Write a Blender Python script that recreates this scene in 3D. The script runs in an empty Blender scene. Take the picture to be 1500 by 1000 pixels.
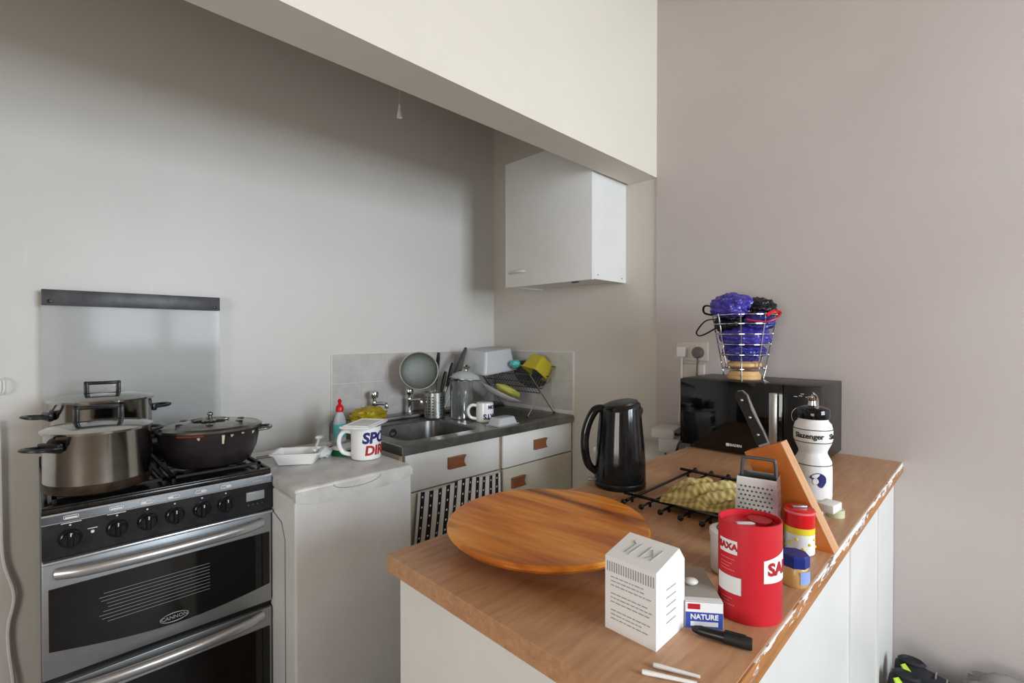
import bpy, bmesh, math, random
from mathutils import Vector, Matrix, noise
PI = math.pi
random.seed(7)
SC = bpy.context.scene
C = SC.collection

# ---------------------------------------------------------------- camera, light, exposure
cam = bpy.data.cameras.new('camera'); cam_o = bpy.data.objects.new('camera', cam); C.objects.link(cam_o)
cam.lens = 705/1500*36; cam.sensor_width = 36; cam.clip_start = .02
cam_o.location = (0, 0, 1.35)
cam_o.rotation_euler = (PI/2 - math.atan(7/705), 0, math.radians(45.12) - PI/2)
SC.camera = cam_o
SC.view_settings.view_transform = 'Standard'; SC.view_settings.look = 'None'
SC.view_settings.gamma = 1; SC.view_settings.use_curve_mapping = False
SC.view_settings.exposure = 0.45
W = bpy.data.worlds.new('world'); SC.world = W; W.use_nodes = True
wb = W.node_tree.nodes['Background']; wb.inputs[0].default_value = (.78, .88, 1, 1); wb.inputs[1].default_value = .9
def area(name, loc, rot, sx, sy, power, col):
    l = bpy.data.lights.new(name, 'AREA'); l.shape = 'RECTANGLE'; l.size = sx; l.size_y = sy; l.energy = power; l.color = col
    o = bpy.data.objects.new(name, l); C.objects.link(o); o.location = loc; o.rotation_euler = rot
    return o
# sky light just outside the two sashes of the window behind the camera
area('daylight_and_fill', (.78, -2.58, 1.87), (PI/2, 0, 0), .62, 1.28, 46, (.80, .90, 1))
area('daylight_and_fill', (1.52, -2.58, 1.87), (PI/2, 0, 0), .62, 1.28, 46, (.80, .90, 1))
area('daylight_and_fill', (-2.46, -.3, 1.25), (0, -PI/2, 0), 1.25, 1.5, 34, (1, .95, .89))  # fill lamp added at the left to brighten left-facing surfaces

# ---------------------------------------------------------------- materials
def lin(c):
    if isinstance(c, str):
        c = [int(c[i:i+2], 16)/255 for i in (0, 2, 4)]
    return tuple((x/12.92 if x <= .04045 else ((x+.055)/1.055)**2.4) for x in c[:3]) + (1,)
class NT:
    def __init__(s, m): s.t = m.node_tree; s.n = s.t.nodes; s.l = s.t.links; s.b = s.n['Principled BSDF']
    def new(s, ty, **k):
        n = s.n.new(ty)
        for a, v in k.items(): setattr(n, a, v)
        return n
    def link(s, a, b): s.l.new(a, b)
    def coord(s, scale=(1,1,1), rot=(0,0,0), kind='Object'):
        c = s.new('ShaderNodeTexCoord'); m = s.new('ShaderNodeMapping')
        m.inputs['Scale'].default_value = scale; m.inputs['Rotation'].default_value = rot
        s.link(c.outputs[kind], m.inputs[0]); return m.outputs[0]
    def noise(s, vec, scale, detail=3, rough=.5, dist=0):
        n = s.new('ShaderNodeTexNoise'); n.inputs['Scale'].default_value = scale; n.inputs['Detail'].default_value = detail
        n.inputs['Roughness'].default_value = rough; n.inputs['Distortion'].default_value = dist
        s.link(vec, n.inputs['Vector']); return n.outputs['Fac']
    def ramp(s, fac, stops):
        r = s.new('ShaderNodeValToRGB'); e = r.color_ramp.elements
        e[0].position = stops[0][0]; e[0].color = lin(stops[0][1]); e[1].position = stops[-1][0]; e[1].color = lin(stops[-1][1])
        for p, c in stops[1:-1]: x = e.new(p); x.color = lin(c)
        s.link(fac, r.inputs[0]); return r.outputs[0]
    def mix(s, fac, a, b, mode='MIX'):
        m = s.new('ShaderNodeMixRGB', blend_type=mode)
        for i, v in ((0, fac), (1, a), (2, b)):
            if isinstance(v, (int, float)): m.inputs[i].default_value = v
            elif isinstance(v, (tuple, str)): m.inputs[i].default_value = lin(v)
            else: s.link(v, m.inputs[i])
        return m.outputs[0]
    def math(s, op, a, b=0):
        m = s.new('ShaderNodeMath', operation=op)
        for i, v in ((0, a), (1, b)):
            if isinstance(v, (int, float)): m.inputs[i].default_value = v
            else: s.link(v, m.inputs[i])
        return m.outputs[0]
    def bump(s, h, st=.2, d=.01):
        b = s.new('ShaderNodeBump'); b.inputs['Strength'].default_value = st; b.inputs['Distance'].default_value = d
        s.link(h, b.inputs['Height']); s.link(b.outputs[0], s.b.inputs['Normal'])
def mat(name, col='808080', rough=.5, metal=0, spec=.5, trans=0, alpha=1, ior=1.45, coat=0, wear=None, wscale=8, bump=0, bscale=60, rvar=0):
    m = bpy.data.materials.new(name); m.use_nodes = True; t = NT(m); b = t.b
    b.inputs['Base Color'].default_value = lin(col); b.inputs['Roughness'].default_value = rough; b.inputs['Metallic'].default_value = metal
    b.inputs['Specular IOR Level'].default_value = spec; b.inputs['Transmission Weight'].default_value = trans; b.inputs['Alpha'].default_value = alpha
    b.inputs['IOR'].default_value = ior; b.inputs['Coat Weight'].default_value = coat
    v = t.coord()
    n = t.noise(v, wscale, 5, .6)
    if wear: t.link(t.ramp(n, [(.35, col), (.7, wear)]), b.inputs['Base Color'])
    else:
        t.link(t.mix(.05, col, t.ramp(n, [(.3, '000000'), (.7, 'ffffff')]), 'OVERLAY'), b.inputs['Base Color'])
    if rvar: 
        r = t.new('ShaderNodeMapRange'); r.inputs[3].default_value = max(0, rough-rvar); r.inputs[4].default_value = rough+rvar
        t.link(n, r.inputs[0]); t.link(r.outputs[0], b.inputs['Roughness'])
    if bump: t.bump(t.noise(v, bscale, 4), bump, .004)
    return m
def wall_mat(name, c1, c2, rough=.6, drips=False):
    m = bpy.data.materials.new(name); m.use_nodes = True; t = NT(m); v = t.coord()
    col = t.ramp(t.noise(v, 1.3, 4, .6), [(.3, c1), (.7, c2)])
    if drips:   # old grease runs on the paint above the cooker
        vd = t.coord((26, 26, 2.2))
        d = t.ramp(t.noise(vd, 1.2, 3, .55), [(.66, '000000'), (.74, 'ffffff')])
        sp = t.new('ShaderNodeTexCoord'); sx = t.new('ShaderNodeSeparateXYZ'); t.link(sp.outputs['Object'], sx.inputs[0])
        mk = t.math('MULTIPLY', t.math('LESS_THAN', t.math('ABSOLUTE', t.math('SUBTRACT', sx.outputs[0], .27)), .33), t.math('LESS_THAN', t.math('ABSOLUTE', t.math('SUBTRACT', sx.outputs[2], 1.64)), .14))
        col = t.mix(t.math('MULTIPLY', t.math('MULTIPLY', d, mk), .35), col, 'efe6e2')
    t.link(col, t.b.inputs['Base Color']); t.b.inputs['Roughness'].default_value = rough; t.b.inputs['Specular IOR Level'].default_value = .35
    t.bump(t.math('ADD', t.noise(v, 90, 3), t.noise(v, 9, 3)), .13, .003)
    return m
def wood_mat(name, stops, scale=(1,1,1), nscale=6, rough=.4, rot=(0,0,0), dark=None, bump=.1):
    m = bpy.data.materials.new(name); m.use_nodes = True; t = NT(m); v = t.coord(scale, rot)
    n = t.noise(v, nscale, 6, .62, .4)
    col = t.ramp(n, stops)
    if dark:
        n2 = t.noise(v, nscale*.6, 3, .5, .8)
        col = t.mix(t.ramp(n2, [(.56, '000000'), (.74, 'ffffff')]), col, dark)
    t.link(col, t.b.inputs['Base Color']); t.b.inputs['Roughness'].default_value = rough
    t.bump(n, bump, .002)
    return m
def steel_mat(name, col='b8b8b6', rough=.28, stain=None, aniso=(1,1,30)):
    m = bpy.data.materials.new(name); m.use_nodes = True; t = NT(m); v = t.coord(aniso)
    n = t.noise(v, 12, 4, .6); v2 = t.coord(); n2 = t.noise(v2, 14, 5, .6)
    r = t.new('ShaderNodeMapRange'); r.inputs[3].default_value = rough*.6; r.inputs[4].default_value = rough*1.5
    t.link(n, r.inputs[0]); t.link(r.outputs[0], t.b.inputs['Roughness']); t.b.inputs['Metallic'].default_value = 1
    c = t.ramp(n2, [(.3, col), (.75, stain or col)]); t.link(c, t.b.inputs['Base Color'])
    return m
M = {}
M['wall_back'] = wall_mat('painted_wall_grey', 'cfcdc7', 'd7d5d0', .38, True)
M['wall_right'] = wall_mat('painted_wall_pinkish', 'bfb5b1', 'c6bdb9', .6)
M['wall_nook'] = wall_mat('painted_wall_beige', 'cbc4ba', 'd2cbc2', .5)
M['beam'] = wall_mat('painted_beam', 'dcd6ca', 'e2dcd0', .6)
M['ceil'] = wall_mat('ceiling_paint', '8f6f42', '9a7a4c', .8)
M['floor'] = mat('brown_floor', '8a7a6c', .5, wear='6f6054', wscale=5)
M['oak'] = wood_mat('oak_laminate', [(.25, 'a67a58'), (.5, 'b98c67'), (.8, 'c89e7a')], (1, 9, 9), 9, .38)
M['board'] = wood_mat('orange_varnished_wood', [(.3, 'b25a18'), (.5, 'd98428'), (.7, 'eeaa4e')], (8, 1, 8), 2.6, .3, (0, 0, 0), '7a3812')
M['block'] = wood_mat('orange_wood', [(.2, 'b05a1c'), (.5, 'c87028'), (.8, 'd98238')], (8, 1, 1), 4, .35)
M['block_lit_edge'] = wood_mat('lit_wood_edge', [(.2, 'b98558'), (.5, 'cc9b70'), (.8, 'd8ac84')], (8, 1, 1), 6, .4)  # paler block wood; light catching the narrow face is put into the colour
M['handle_wood'] = wood_mat('brown_wood_handle', [(.2, '6b3f26'), (.5, '8a5534'), (.8, '9c6440')], (1, 8, 8), 10, .4)
M['pale_wood'] = wood_mat('pale_wood', [(.2, 'c99a62'), (.5, 'dab27c'), (.8, 'e6c594')], (6, 6, 1), 4, .45)
M['rawwood'] = wood_mat('raw_chipboard', [(.2, '9a8068'), (.8, 'c0a486')], (3, 3, 3), 20, .8)
M['white'] = mat('white_laminate', 'e4e4e2', .35, wear='dcdbd6', wscale=3)
M['cream'] = mat('cream_laminate', 'd2cfc4', .35, wear='c4bfae', wscale=3)
M['enamel'] = mat('white_enamel', 'dcdddd', .25, wear='cfcfce', wscale=3)
M['washtop'] = mat('grubby_white_enamel', 'd8d8d5', .3, wear='b7b5b0', wscale=9)
M['gloss_white'] = mat('white_ceramic', 'eeeeec', .12, coat=.3)
M['plastic_white'] = mat('white_plastic', 'e8e8e6', .35)
M['black'] = mat('black_plastic', '141414', .35)
M['gloss_black'] = mat('gloss_black_plastic', '0c0c0d', .12, wear='1c1c1e', wscale=20, rvar=.06)
M['matt_black'] = mat('black_iron', '121212', .6, bump=.3)
M['panel_black'] = mat('control_panel_black', '1a1a1c', .22, wear='2c2b2e', wscale=14, rvar=.1)
M['hob'] = mat('hob_enamel', '101012', .22, wear='2a2825', wscale=25, rvar=.12)
M['dark_grey'] = mat('dark_grey_plastic', '3c3d40', .4, wear='55565a', wscale=20)
M['side_grey'] = mat('dark_grey_enamel', '4a4b4e', .4)
M['ovenglass'] = mat('black_oven_glass', '08090a', .06, spec=.7)
M['alu'] = mat('silver_painted_metal', 'a9adb0', .35, metal=.75, wear='999da0', wscale=6)
M['alu_h'] = mat('silver_handle', 'c4c6c8', .3, metal=.8)
M['steel'] = steel_mat('brushed_steel', 'bdbdbb', .3)
M['sink'] = steel_mat('worn_sink_steel', '9c9b98', .32, '7d7c79', (1, 1, 1))
M['pot'] = steel_mat('pan_steel', 'c2c1bd', .15, 'aaa69e', (1, 1, 20))
M['chrome'] = mat('chrome', 'cfcfd0', .1, metal=1)
M['rust'] = mat('burnt_steel', '4a3a2c', .5, metal=.6, wear='1a1512', wscale=22)
M['castblack'] = mat('dark_enamel_pan', '1d191b', .3, wear='2e2628', wscale=14, rvar=.1)
M['grime'] = mat('lid_steel_dull', 'a3a19c', .25, metal=.9, wear='77736c', wscale=26)
M['red'] = mat('red_card', 'c8222f', .4)
M['red2'] = mat('red_plastic', 'd0141c', .3)
M['redtext'] = mat('red_print', 'b01f2c', .4)
M['navy'] = mat('navy_print', '23246a', .4)
M['bluecap'] = mat('blue_plastic_cap', '1d2f80', .35)
M['bluebox'] = mat('blue_card', '3c4ea8', .5)
M['greytext'] = mat('grey_print', '9a9da0', .6)
M['blacktext'] = mat('black_print', '1a1a1a', .5)
M['whitetext'] = mat('white_print', 'e6e6e6', .5)
M['card'] = mat('white_card', 'e6e7e8', .6)
M['cardgrey'] = mat('grey_card', 'a8a49e', .7)
M['yellow'] = mat('yellow_print', 'e8d030', .5)
M['pink'] = mat('pink_print', 'e06a72', .5)
M['jelly'] = mat('amber_jelly', 'caa468', .25)
M['teal'] = mat('teal_print', '5fc0c4', .4)
M['green'] = mat('green_scourer', '0d6b45', .8, bump=.6, bscale=200)
M['lcd'] = mat('grey_display', '8f9694', .2)
M['lime'] = mat('lime_fabric', 'b4d43a', .6)
M['shoe'] = mat('black_shoe_fabric', '14161a', .7, wear='23262e', wscale=12, bump=.3)
M['grey_cloth'] = mat('grey_fabric', '8a8884', .85, wear='6e6c6a', wscale=9, bump=.5, bscale=150)
M['purple'] = mat('purple_plastic_bag', '34308c', .25, wear='5a4eb0', wscale=12, rvar=.08)
M['violet'] = mat('blue_plastic_bag', '2c3080', .25, wear='44409a', wscale=16)
M['bagblack'] = mat('black_bag', '0d0d12', .35)
M['redbag'] = mat('red_bag', 'c41c22', .35)
M['beige'] = mat('beige_plastic', 'cdc4ba', .45)
M['greyplug'] = mat('grey_plug', '6e6864', .5)
M['tape'] = mat('pale_tape', 'c8cba6', .3)
M['glass'] = mat('clear_glass', 'f4fafa', .03, trans=1, ior=1.45)
M['smoke'] = mat('toughened_glass', 'c0c4c4', .09, trans=.0, alpha=.32, spec=.22)
M['clearplastic'] = mat('clear_plastic', 'dfe4e6', .15, alpha=.45, spec=.6)
M['frost'] = mat('frosted_plastic', 'd5d9db', .3, alpha=.72)
M['yellowclear'] = mat('yellow_plastic', 'c8bb2c', .3, alpha=.8, wear='d6c23a', wscale=12)
M['grey_plastic'] = mat('grey_enamel_tray', 'b9bdbb', .3)
M['sponge'] = mat('yellow_green_cloth', 'b5b356', .8, bump=.5, bscale=120)
M['glove'] = mat('mustard_rubber', 'b09a14', .4, wear='8d7a12', wscale=20)
M['knob_ink'] = mat('knob_marker', 'd8d8d8', .4)
def olive():
    m = bpy.data.materials.new('olive_checked_cloth'); m.use_nodes = True; t = NT(m)
    v = t.coord()
    s = t.new('ShaderNodeSeparateXYZ'); t.link(v, s.inputs[0])
    a = t.math('SINE', t.math('MULTIPLY', s.outputs[0], 420)); b = t.math('SINE', t.math('MULTIPLY', s.outputs[1], 420))
    f = t.math('MULTIPLY', t.math('ADD', t.math('ADD', a, b), 2), .25)
    c = t.ramp(f, [(.15, '85733c'), (.5, 'a39052'), (.85, 'bcac72')])
    n = t.noise(v, 14, 3); c = t.mix(t.ramp(n, [(.5, '000000'), (.65, '999999')]), c, 'd0c59a')
    t.link(c, t.b.inputs['Base Color']); t.b.inputs['Roughness'].default_value = .9
    t.bump(f, .5, .002); return m
M['olive'] = olive()
def towel_mat():
    m = bpy.data.materials.new('striped_tea_towel'); m.use_nodes = True; t = NT(m)
    u = t.new('ShaderNodeUVMap'); s = t.new('ShaderNodeSeparateXYZ'); t.link(u.outputs[0], s.inputs[0])
    fx = t.math('FRACT', t.math('MULTIPLY', s.outputs[0], 11)); fz = t.math('FRACT', t.math('MULTIPLY', s.outputs[1], 9))
    stripe = t.math('LESS_THAN', t.math('ABSOLUTE', t.math('SUBTRACT', fx, .5)), .23)
    dot = t.math('MULTIPLY', t.math('LESS_THAN', t.math('ABSOLUTE', t.math('SUBTRACT', fx, .5)), .075), t.math('LESS_THAN', t.math('ABSOLUTE', t.math('SUBTRACT', fz, .5)), .09))
    c = t.mix(stripe, 'd9d6d2', '17171c'); c = t.mix(dot, c, 'dcdcdc')
    t.link(c, t.b.inputs['Base Color']); t.b.inputs['Roughness'].default_value = .9
    t.bump(t.noise(t.coord(), 300, 2), .3, .001); return m
M['towel'] = towel_mat()
def tile_mat():
    m = bpy.data.materials.new('grey_mottled_tile'); m.use_nodes = True; t = NT(m); v = t.coord()
    t.link(t.ramp(t.noise(v, 9, 5, .65), [(.3, 'b8b4b0'), (.55, 'c6c3bf'), (.75, 'd2cfcb')]), t.b.inputs['Base Color'])
    t.b.inputs['Roughness'].default_value = .22; return m
M['tile'] = tile_mat(); M['grout'] = mat('white_grout', 'dcdad5', .8)
def edge_mat():
    m = bpy.data.materials.new('chipped_worktop_edge'); m.use_nodes = True; t = NT(m); v = t.coord((1, 3, 2))
    s = t.new('ShaderNodeSeparateXYZ'); t.link(t.coord(), s.inputs[0])
    base = t.ramp(t.noise(t.coord((1, 8, 8)), 9, 4), [(.3, '94602f'), (.7, 'b87c45')])
    n = t.noise(t.coord((.22, 1, 1.3)), 42, 5, .65)
    up = t.math('MULTIPLY', t.math('SUBTRACT', s.outputs[2], .893), 7)
    f = t.math('MULTIPLY', t.math('GREATER_THAN', t.math('ADD', n, t.math('ADD', up, t.math('MULTIPLY', t.math('MINIMUM', s.outputs[0], 1.3), .10))), .66), t.math('GREATER_THAN', s.outputs[0], .62))
    t.link(t.mix(f, base, t.ramp(n, [(.45, 'e4e0da'), (.56, 'efece8'), (.62, '8a6a55')])), t.b.inputs['Base Color']); t.b.inputs['Roughness'].default_value = .6
    return m
M['edge'] = edge_mat()
def perf(name='perforated_steel'):
    m = steel_mat(name, 'bdbdbb', .25); return m
M['perf'] = perf()

# ---------------------------------------------------------------- mesh helpers
class MB:
    def __init__(s): s.v = []; s.f = []; s.mi = []; s.sm = []; s.cur = 0; s.T = Matrix()
    def add(s, vs, fs, smooth=False):
        o = len(s.v); s.v += [tuple(s.T @ Vector(p)) for p in vs]
        for f in fs: s.f.append(tuple(i+o for i in f)); s.mi.append(s.cur); s.sm.append(smooth)
        return s
    def box(s, a, b, bev=0, seg=2):
        a, b = [min(p, q) for p, q in zip(a, b)], [max(p, q) for p, q in zip(a, b)]
        if bev <= 0:
            x0, y0, z0 = a; x1, y1, z1 = b
            return s.add([(x0,y0,z0),(x1,y0,z0),(x1,y1,z0),(x0,y1,z0),(x0,y0,z1),(x1,y0,z1),(x1,y1,z1),(x0,y1,z1)],
                         [(0,3,2,1),(4,5,6,7),(0,1,5,4),(1,2,6,5),(2,3,7,6),(3,0,4,7)])
        bm = bmesh.new(); bmesh.ops.create_cube(bm, size=1)
        for v in bm.verts: v.co = Vector([a[i] + (v.co[i]+.5)*(b[i]-a[i]) for i in range(3)])
        bmesh.ops.bevel(bm, geom=bm.edges[:], offset=bev, segments=seg, profile=.5, affect='EDGES')
        return s.bm(bm, seg > 1)
    def bm(s, bm, smooth=False):
        bm.verts.index_update()
        s.add([v.co[:] for v in bm.verts], [[v.index for v in f.verts] for f in bm.faces], smooth); bm.free(); return s
    def prism(s, poly, d, smooth=False):   # poly: 3D points of one cap, d: extrusion vector
        n = len(poly); d = Vector(d); p2 = [tuple(Vector(p)+d) for p in poly]
        fs = [tuple(range(n))[::-1], tuple(range(n, 2*n))] + [(i, (i+1) % n, n+(i+1) % n, n+i) for i in range(n)]
        return s.add(list(poly)+p2, fs, smooth)
    def lathe(s, prof, seg=40, c=(0,0,0), sx=1, sy=1, smooth=True, fn=None):
        vs = []; fs = []; n = len(prof)
        for i in range(seg):
            a = 2*PI*i/seg
            for r, z in prof:
                p = (c[0]+r*math.cos(a)*sx, c[1]+r*math.sin(a)*sy, c[2]+z)
                vs.append(fn(p, a) if fn else p)
        for i in range(seg):
            j = (i+1) % seg
            for k in range(n-1): fs.append((i*n+k, j*n+k, j*n+k+1, i*n+k+1))
        if prof[0][0] > 1e-5: fs.append(tuple(i*n for i in range(seg))[::-1])
        if prof[-1][0] > 1e-5: fs.append(tuple(i*n+n-1 for i in range(seg)))
        return s.add(vs, fs, smooth)
    def tube(s, pts, r, seg=8, closed=False, flat=1, smooth=True, spline=0, up=None):
        pts = [Vector(p) for p in pts]
        if spline:
            q = []; n = len(pts); R = range(n if closed else n-1)
            for i in R:
                if closed: a, b, c, d = pts[i-1], pts[i], pts[(i+1) % n], pts[(i+2) % n]
                else: a, b, c, d = pts[max(i-1,0)], pts[i], pts[i+1], pts[min(i+2,n-1)]
                for k in range(spline):
                    t = k/spline
                    q.append(.5*((2*b)+(c-a)*t+(2*a-5*b+4*c-d)*t*t+(3*b-a-3*c+d)*t**3))
            if not closed: q.append(pts[-1])
            pts = q
        n = len(pts); rs = r if isinstance(r, (list, tuple)) else [r]*n
        if len(rs) != n: rs = [rs[min(len(rs)-1, int(i*len(rs)/n))] for i in range(n)]
        vs = []; fs = []; nrm = None
        for i, p in enumerate(pts):
            if closed: t = pts[(i+1) % n]-pts[i-1]
            else: t = pts[min(i+1, n-1)]-pts[max(i-1, 0)]
            t = t.normalized() if t.length > 1e-9 else Vector((0,0,1))
            if nrm is None:
                u = Vector(up) if up else (Vector((0,0,1)) if abs(t.z) < .9 else Vector((1,0,0)))
                nrm = (u - t*u.dot(t)).normalized()
            else: nrm = (nrm - t*nrm.dot(t)).normalized()
            bn = t.cross(nrm)
            for k in range(seg):
                a = 2*PI*(k+.5)/seg; vs.append(tuple(p + nrm*math.cos(a)*rs[i]*flat + bn*math.sin(a)*rs[i]))
        for i in range(n if closed else n-1):
            j = (i+1) % n
            for k in range(seg): fs.append((i*seg+k, i*seg+(k+1) % seg, j*seg+(k+1) % seg, j*seg+k))
        if not closed: fs.append(tuple(range(seg))[::-1]); fs.append(tuple(range((n-1)*seg, n*seg)))
        return s.add(vs, fs, smooth)
    def sphere(s, c, r, seg=16, sc=(1,1,1)):
        bm = bmesh.new(); bmesh.ops.create_uvsphere(bm, u_segments=seg, v_segments=max(6, seg//2), radius=r)
        for v in bm.verts: v.co = Vector((c[0]+v.co.x*sc[0], c[1]+v.co.y*sc[1], c[2]+v.co.z*sc[2]))
        return s.bm(bm, True)
    def build(s, name, mats, parent=None, loc=None):
        me = bpy.data.meshes.new(name); me.from_pydata(s.v, [], s.f); 
        for m in (mats if isinstance(mats, (list, tuple)) else [mats]): me.materials.append(M[m] if isinstance(m, str) else m)
        me.polygons.foreach_set('material_index', s.mi); me.polygons.foreach_set('use_smooth', s.sm)
        bm = bmesh.new(); bm.from_mesh(me); bmesh.ops.recalc_face_normals(bm, faces=bm.faces[:]); bm.to_mesh(me); bm.free()
        me.update()
        if any(s.sm):
            try: me.set_sharp_from_angle(angle=math.radians(40))
            except Exception: pass
        o = bpy.data.objects.new(name, me); C.objects.link(o)
        if parent: o.parent = parent
        if loc: o.location = loc
        return o
def thing(name, label, cat, loc=(0,0,0), rz=0, group=None, rot=None):
    o = bpy.data.objects.new(name, None); o.empty_display_size = .05; C.objects.link(o); o.location = loc
    o.rotation_euler = rot or (0, 0, rz); o['label'] = label; o['category'] = cat
    if group: o['group'] = group
    return o
def tag(o, label, cat, group=None):
    o['label'] = label; o['category'] = cat
    if group: o['group'] = group
    return o
def struct(o): o['kind'] = 'structure'; return o
def stuff(o): o['kind'] = 'stuff'; return o
def B(a, b, bev=0): return MB().box(a, b, bev)
def text(name, body, size, m, parent, fn, bold=0, ext=.0006, cuts=0, align='CENTER', sx=1, shear=0):
    cu = bpy.data.curves.new(name, 'FONT'); cu.body = body; cu.size = size; cu.align_x = align; cu.align_y = 'CENTER'
    cu.offset = bold; cu.extrude = ext; cu.resolution_u = 3; cu.shear = shear
    t = bpy.data.objects.new(name, cu); C.objects.link(t)
    dg = bpy.context.evaluated_depsgraph_get(); dg.update()
    me = bpy.data.meshes.new_from_object(t.evaluated_get(dg)); bpy.data.objects.remove(t)
    bm = bmesh.new(); bm.from_mesh(me)
    if cuts:
        bmesh.ops.triangulate(bm, faces=bm.faces[:]); bmesh.ops.subdivide_edges(bm, edges=[e for e in bm.edges if e.calc_length() > size*.12], cuts=cuts)
    for v in bm.verts: v.co = Vector(fn(v.co.x*sx, v.co.y, v.co.z))
    bm.to_mesh(me); bm.free(); me.materials.clear(); me.materials.append(M[m])
    o = bpy.data.objects.new(name, me); C.objects.link(o); o.parent = parent
    return o
def blob(r, seed, amp=.3, fr=6, sc=(1,1,1), sub=4, c=(0,0,0), ridge=True, flatz=None):
    bm = bmesh.new(); bmesh.ops.create_icosphere(bm, subdivisions=sub, radius=1)
    for v in bm.verts:
        d = v.co.normalized(); q = d*fr*.3 + Vector((seed*3.1, seed, -seed))
        n = noise.noise(q) + .5*noise.noise(q*2.3)
        if ridge: n = n*.5 + .8*(.5-abs(noise.noise(q*1.7+Vector((5,1,2))))) + .3*(.3-abs(noise.noise(q*4.1)))-.2
        k = r*(1+amp*n); p = Vector((d.x*k*sc[0]+c[0], d.y*k*sc[1]+c[1], d.z*k*sc[2]+c[2]))
        if flatz is not None and p.z < flatz: p.z = flatz + (p.z-flatz)*.03
        v.co = p
    m = MB(); m.bm(bm, True); return m

# ---------------------------------------------------------------- room
XR, YB, ZC = 2.166, 2.345, 3.0
XL, YF = -2.4, -2.5
struct(B((XL-.1, YF-.1, -.1), (XR+.3, YB+.2, 0)).build('floor', 'floor'))
struct(B((XL-.1, YF-.1, ZC), (XR+.3, YB+.2, ZC+.1)).build('ceiling', 'ceil'))
struct(B((XL-.1, YB, 0), (XR+.3, YB+.15, ZC)).build('wall_back', 'wall_back'))
struct(B((XR, 1.17, 0), (XR+.2, YB, ZC)).build('wall_nook', 'wall_nook'))
struct(B((XR-.006, YF, 0), (XR+.2, 1.17, ZC)).build('wall_right', 'wall_right'))
# front wall with a two-sash window
m = MB(); wx0, wx1, wz0, wz1 = .42, 1.88, 1.2, 2.5
m.box((XL, YF-.2, 0), (wx0, YF, ZC)); m.box((wx1, YF-.2, 0), (XR+.2, YF, ZC)); m.box((wx0, YF-.2, 0), (wx1, YF, wz0)); m.box((wx0, YF-.2, wz1), (wx1, YF, ZC))
struct(m.build('wall_front', 'wall_nook'))
m = MB()
for x0, x1 in ((wx0, wx0+.05), (1.12, 1.18), (wx1-.05, wx1)): m.box((x0, YF-.1, wz0), (x1, YF-.04, wz1))
for z0, z1 in ((wz0, wz0+.05), (1.86, 1.92), (wz1-.05, wz1)): m.box((wx0, YF-.1, z0), (wx1, YF-.04, z1))
struct(m.build('window_1', 'white'))
# left wall with an unseen window, added and sized for fill light
m = MB(); y0, y1 = -1.1, .5; wz0, wz1 = .6, 1.92
m.box((XL-.2, YF, 0), (XL, y0, ZC)); m.box((XL-.2, y1, 0), (XL, YB, ZC)); m.box((XL-.2, y0, 0), (XL, y1, wz0)); m.box((XL-.2, y0, wz1), (XL, y1, ZC))
struct(m.build('wall_left', 'wall_nook'))
m = MB()
for a, b in ((y0, y0+.05), (-.33, -.27), (y1-.05, y1)): m.box((XL-.1, a, wz0), (XL-.04, b, wz1))
for a, b in ((wz0, wz0+.05), (wz1-.05, wz1)): m.box((XL-.1, y0, a), (XL-.04, y1, b))
struct(m.build('fill_window', 'white'))
# dropped beam closing the head of the kitchen recess
struct(B((XL, 1.17, 2.125), (XR-.0005, 1.325, ZC)).build('trim_1', 'beam'))
# tiled splashback
m = MB(); m.cur = 0
tz0, tz1 = .93, 1.265
m.box((1.055, YB-.006, tz0), (XR, YB, tz1)); m.box((XR-.006, 1.675, .9), (XR, YB-.006, tz1))
m.cur = 1; tw = .152; g = .003
def tiles(f, L, start):
    a = start
    while a < L-.01:
        b = min(a+tw, L); zz = [(.93, 1.112), (1.112, tz1-.003)]
        for z0, z1 in zz: f(a+g/2, b-g/2, z0+g/2, z1-g/2)
        a = b
tiles(lambda a, b, z0, z1: m.box((a, YB-.009, z0), (b, YB-.005, z1), .001, 1), XR-.008, 1.06)
tiles(lambda a, b, z0, z1: m.box((XR-.009, a, z0), (XR-.005, b, z1), .001, 1), YB-.01, 1.68)
struct(m.build('trim_2', ['grout', 'tile']))
# electric trunking under the twin socket
# ---------------------------------------------------------------- wall cabinet
t = thing('wall_cabinet', 'white wall cupboard hung high beside the dropped beam', 'cupboard', (1.87, 1.345, 1.625))
m = MB(); d = XR-1.87
m.box((.018, 0, 0), (d, .016, .68)); m.box((.018, .569, 0), (d, .585, .68)); m.box((.018, .016, .008), (d, .569, .024)); m.box((.018, .016, .664), (d, .569, .68)); m.box((d-.01, .016, .024), (d, .569, .664))
m.build('body', 'white', t)
door = B((0, -.002, -.004), (.016, .585, .68), .0015).build('door', 'white', t)
m = MB(); m.tube([(-.004, .43, .075), (-.022, .45, .075), (-.026, .485, .075), (-.022, .53, .075), (-.004, .548, .075)], .006, 8, spline=4, flat=1.2)
m.build('handle', 'beige', door)
for xx in (.05, .26): B((xx-.003, -.0012, .018), (xx+.003, 0, .024)).build('screw', 'greyplug', t)
B((.05, .12, -.006), (.062, .16, .008)).build('bracket', 'greyplug', t)
# pull cord
t = thing('pull_cord', 'white pull cord with bell-shaped end hanging from the alcove ceiling', 'light switch', (1.086, 1.753, 2.26))
m = MB(); m.tube([(0,0,.05), (0,0,ZC-2.26)], .0013, 6); m.build('cord', 'beige', t)
m = MB(); m.lathe([(.001, .055), (.004, .053), (.005, .035), (.009, .02), (.012, 0), (.001, .002)], 20); m.build('pull', 'plastic_white', t)

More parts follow.
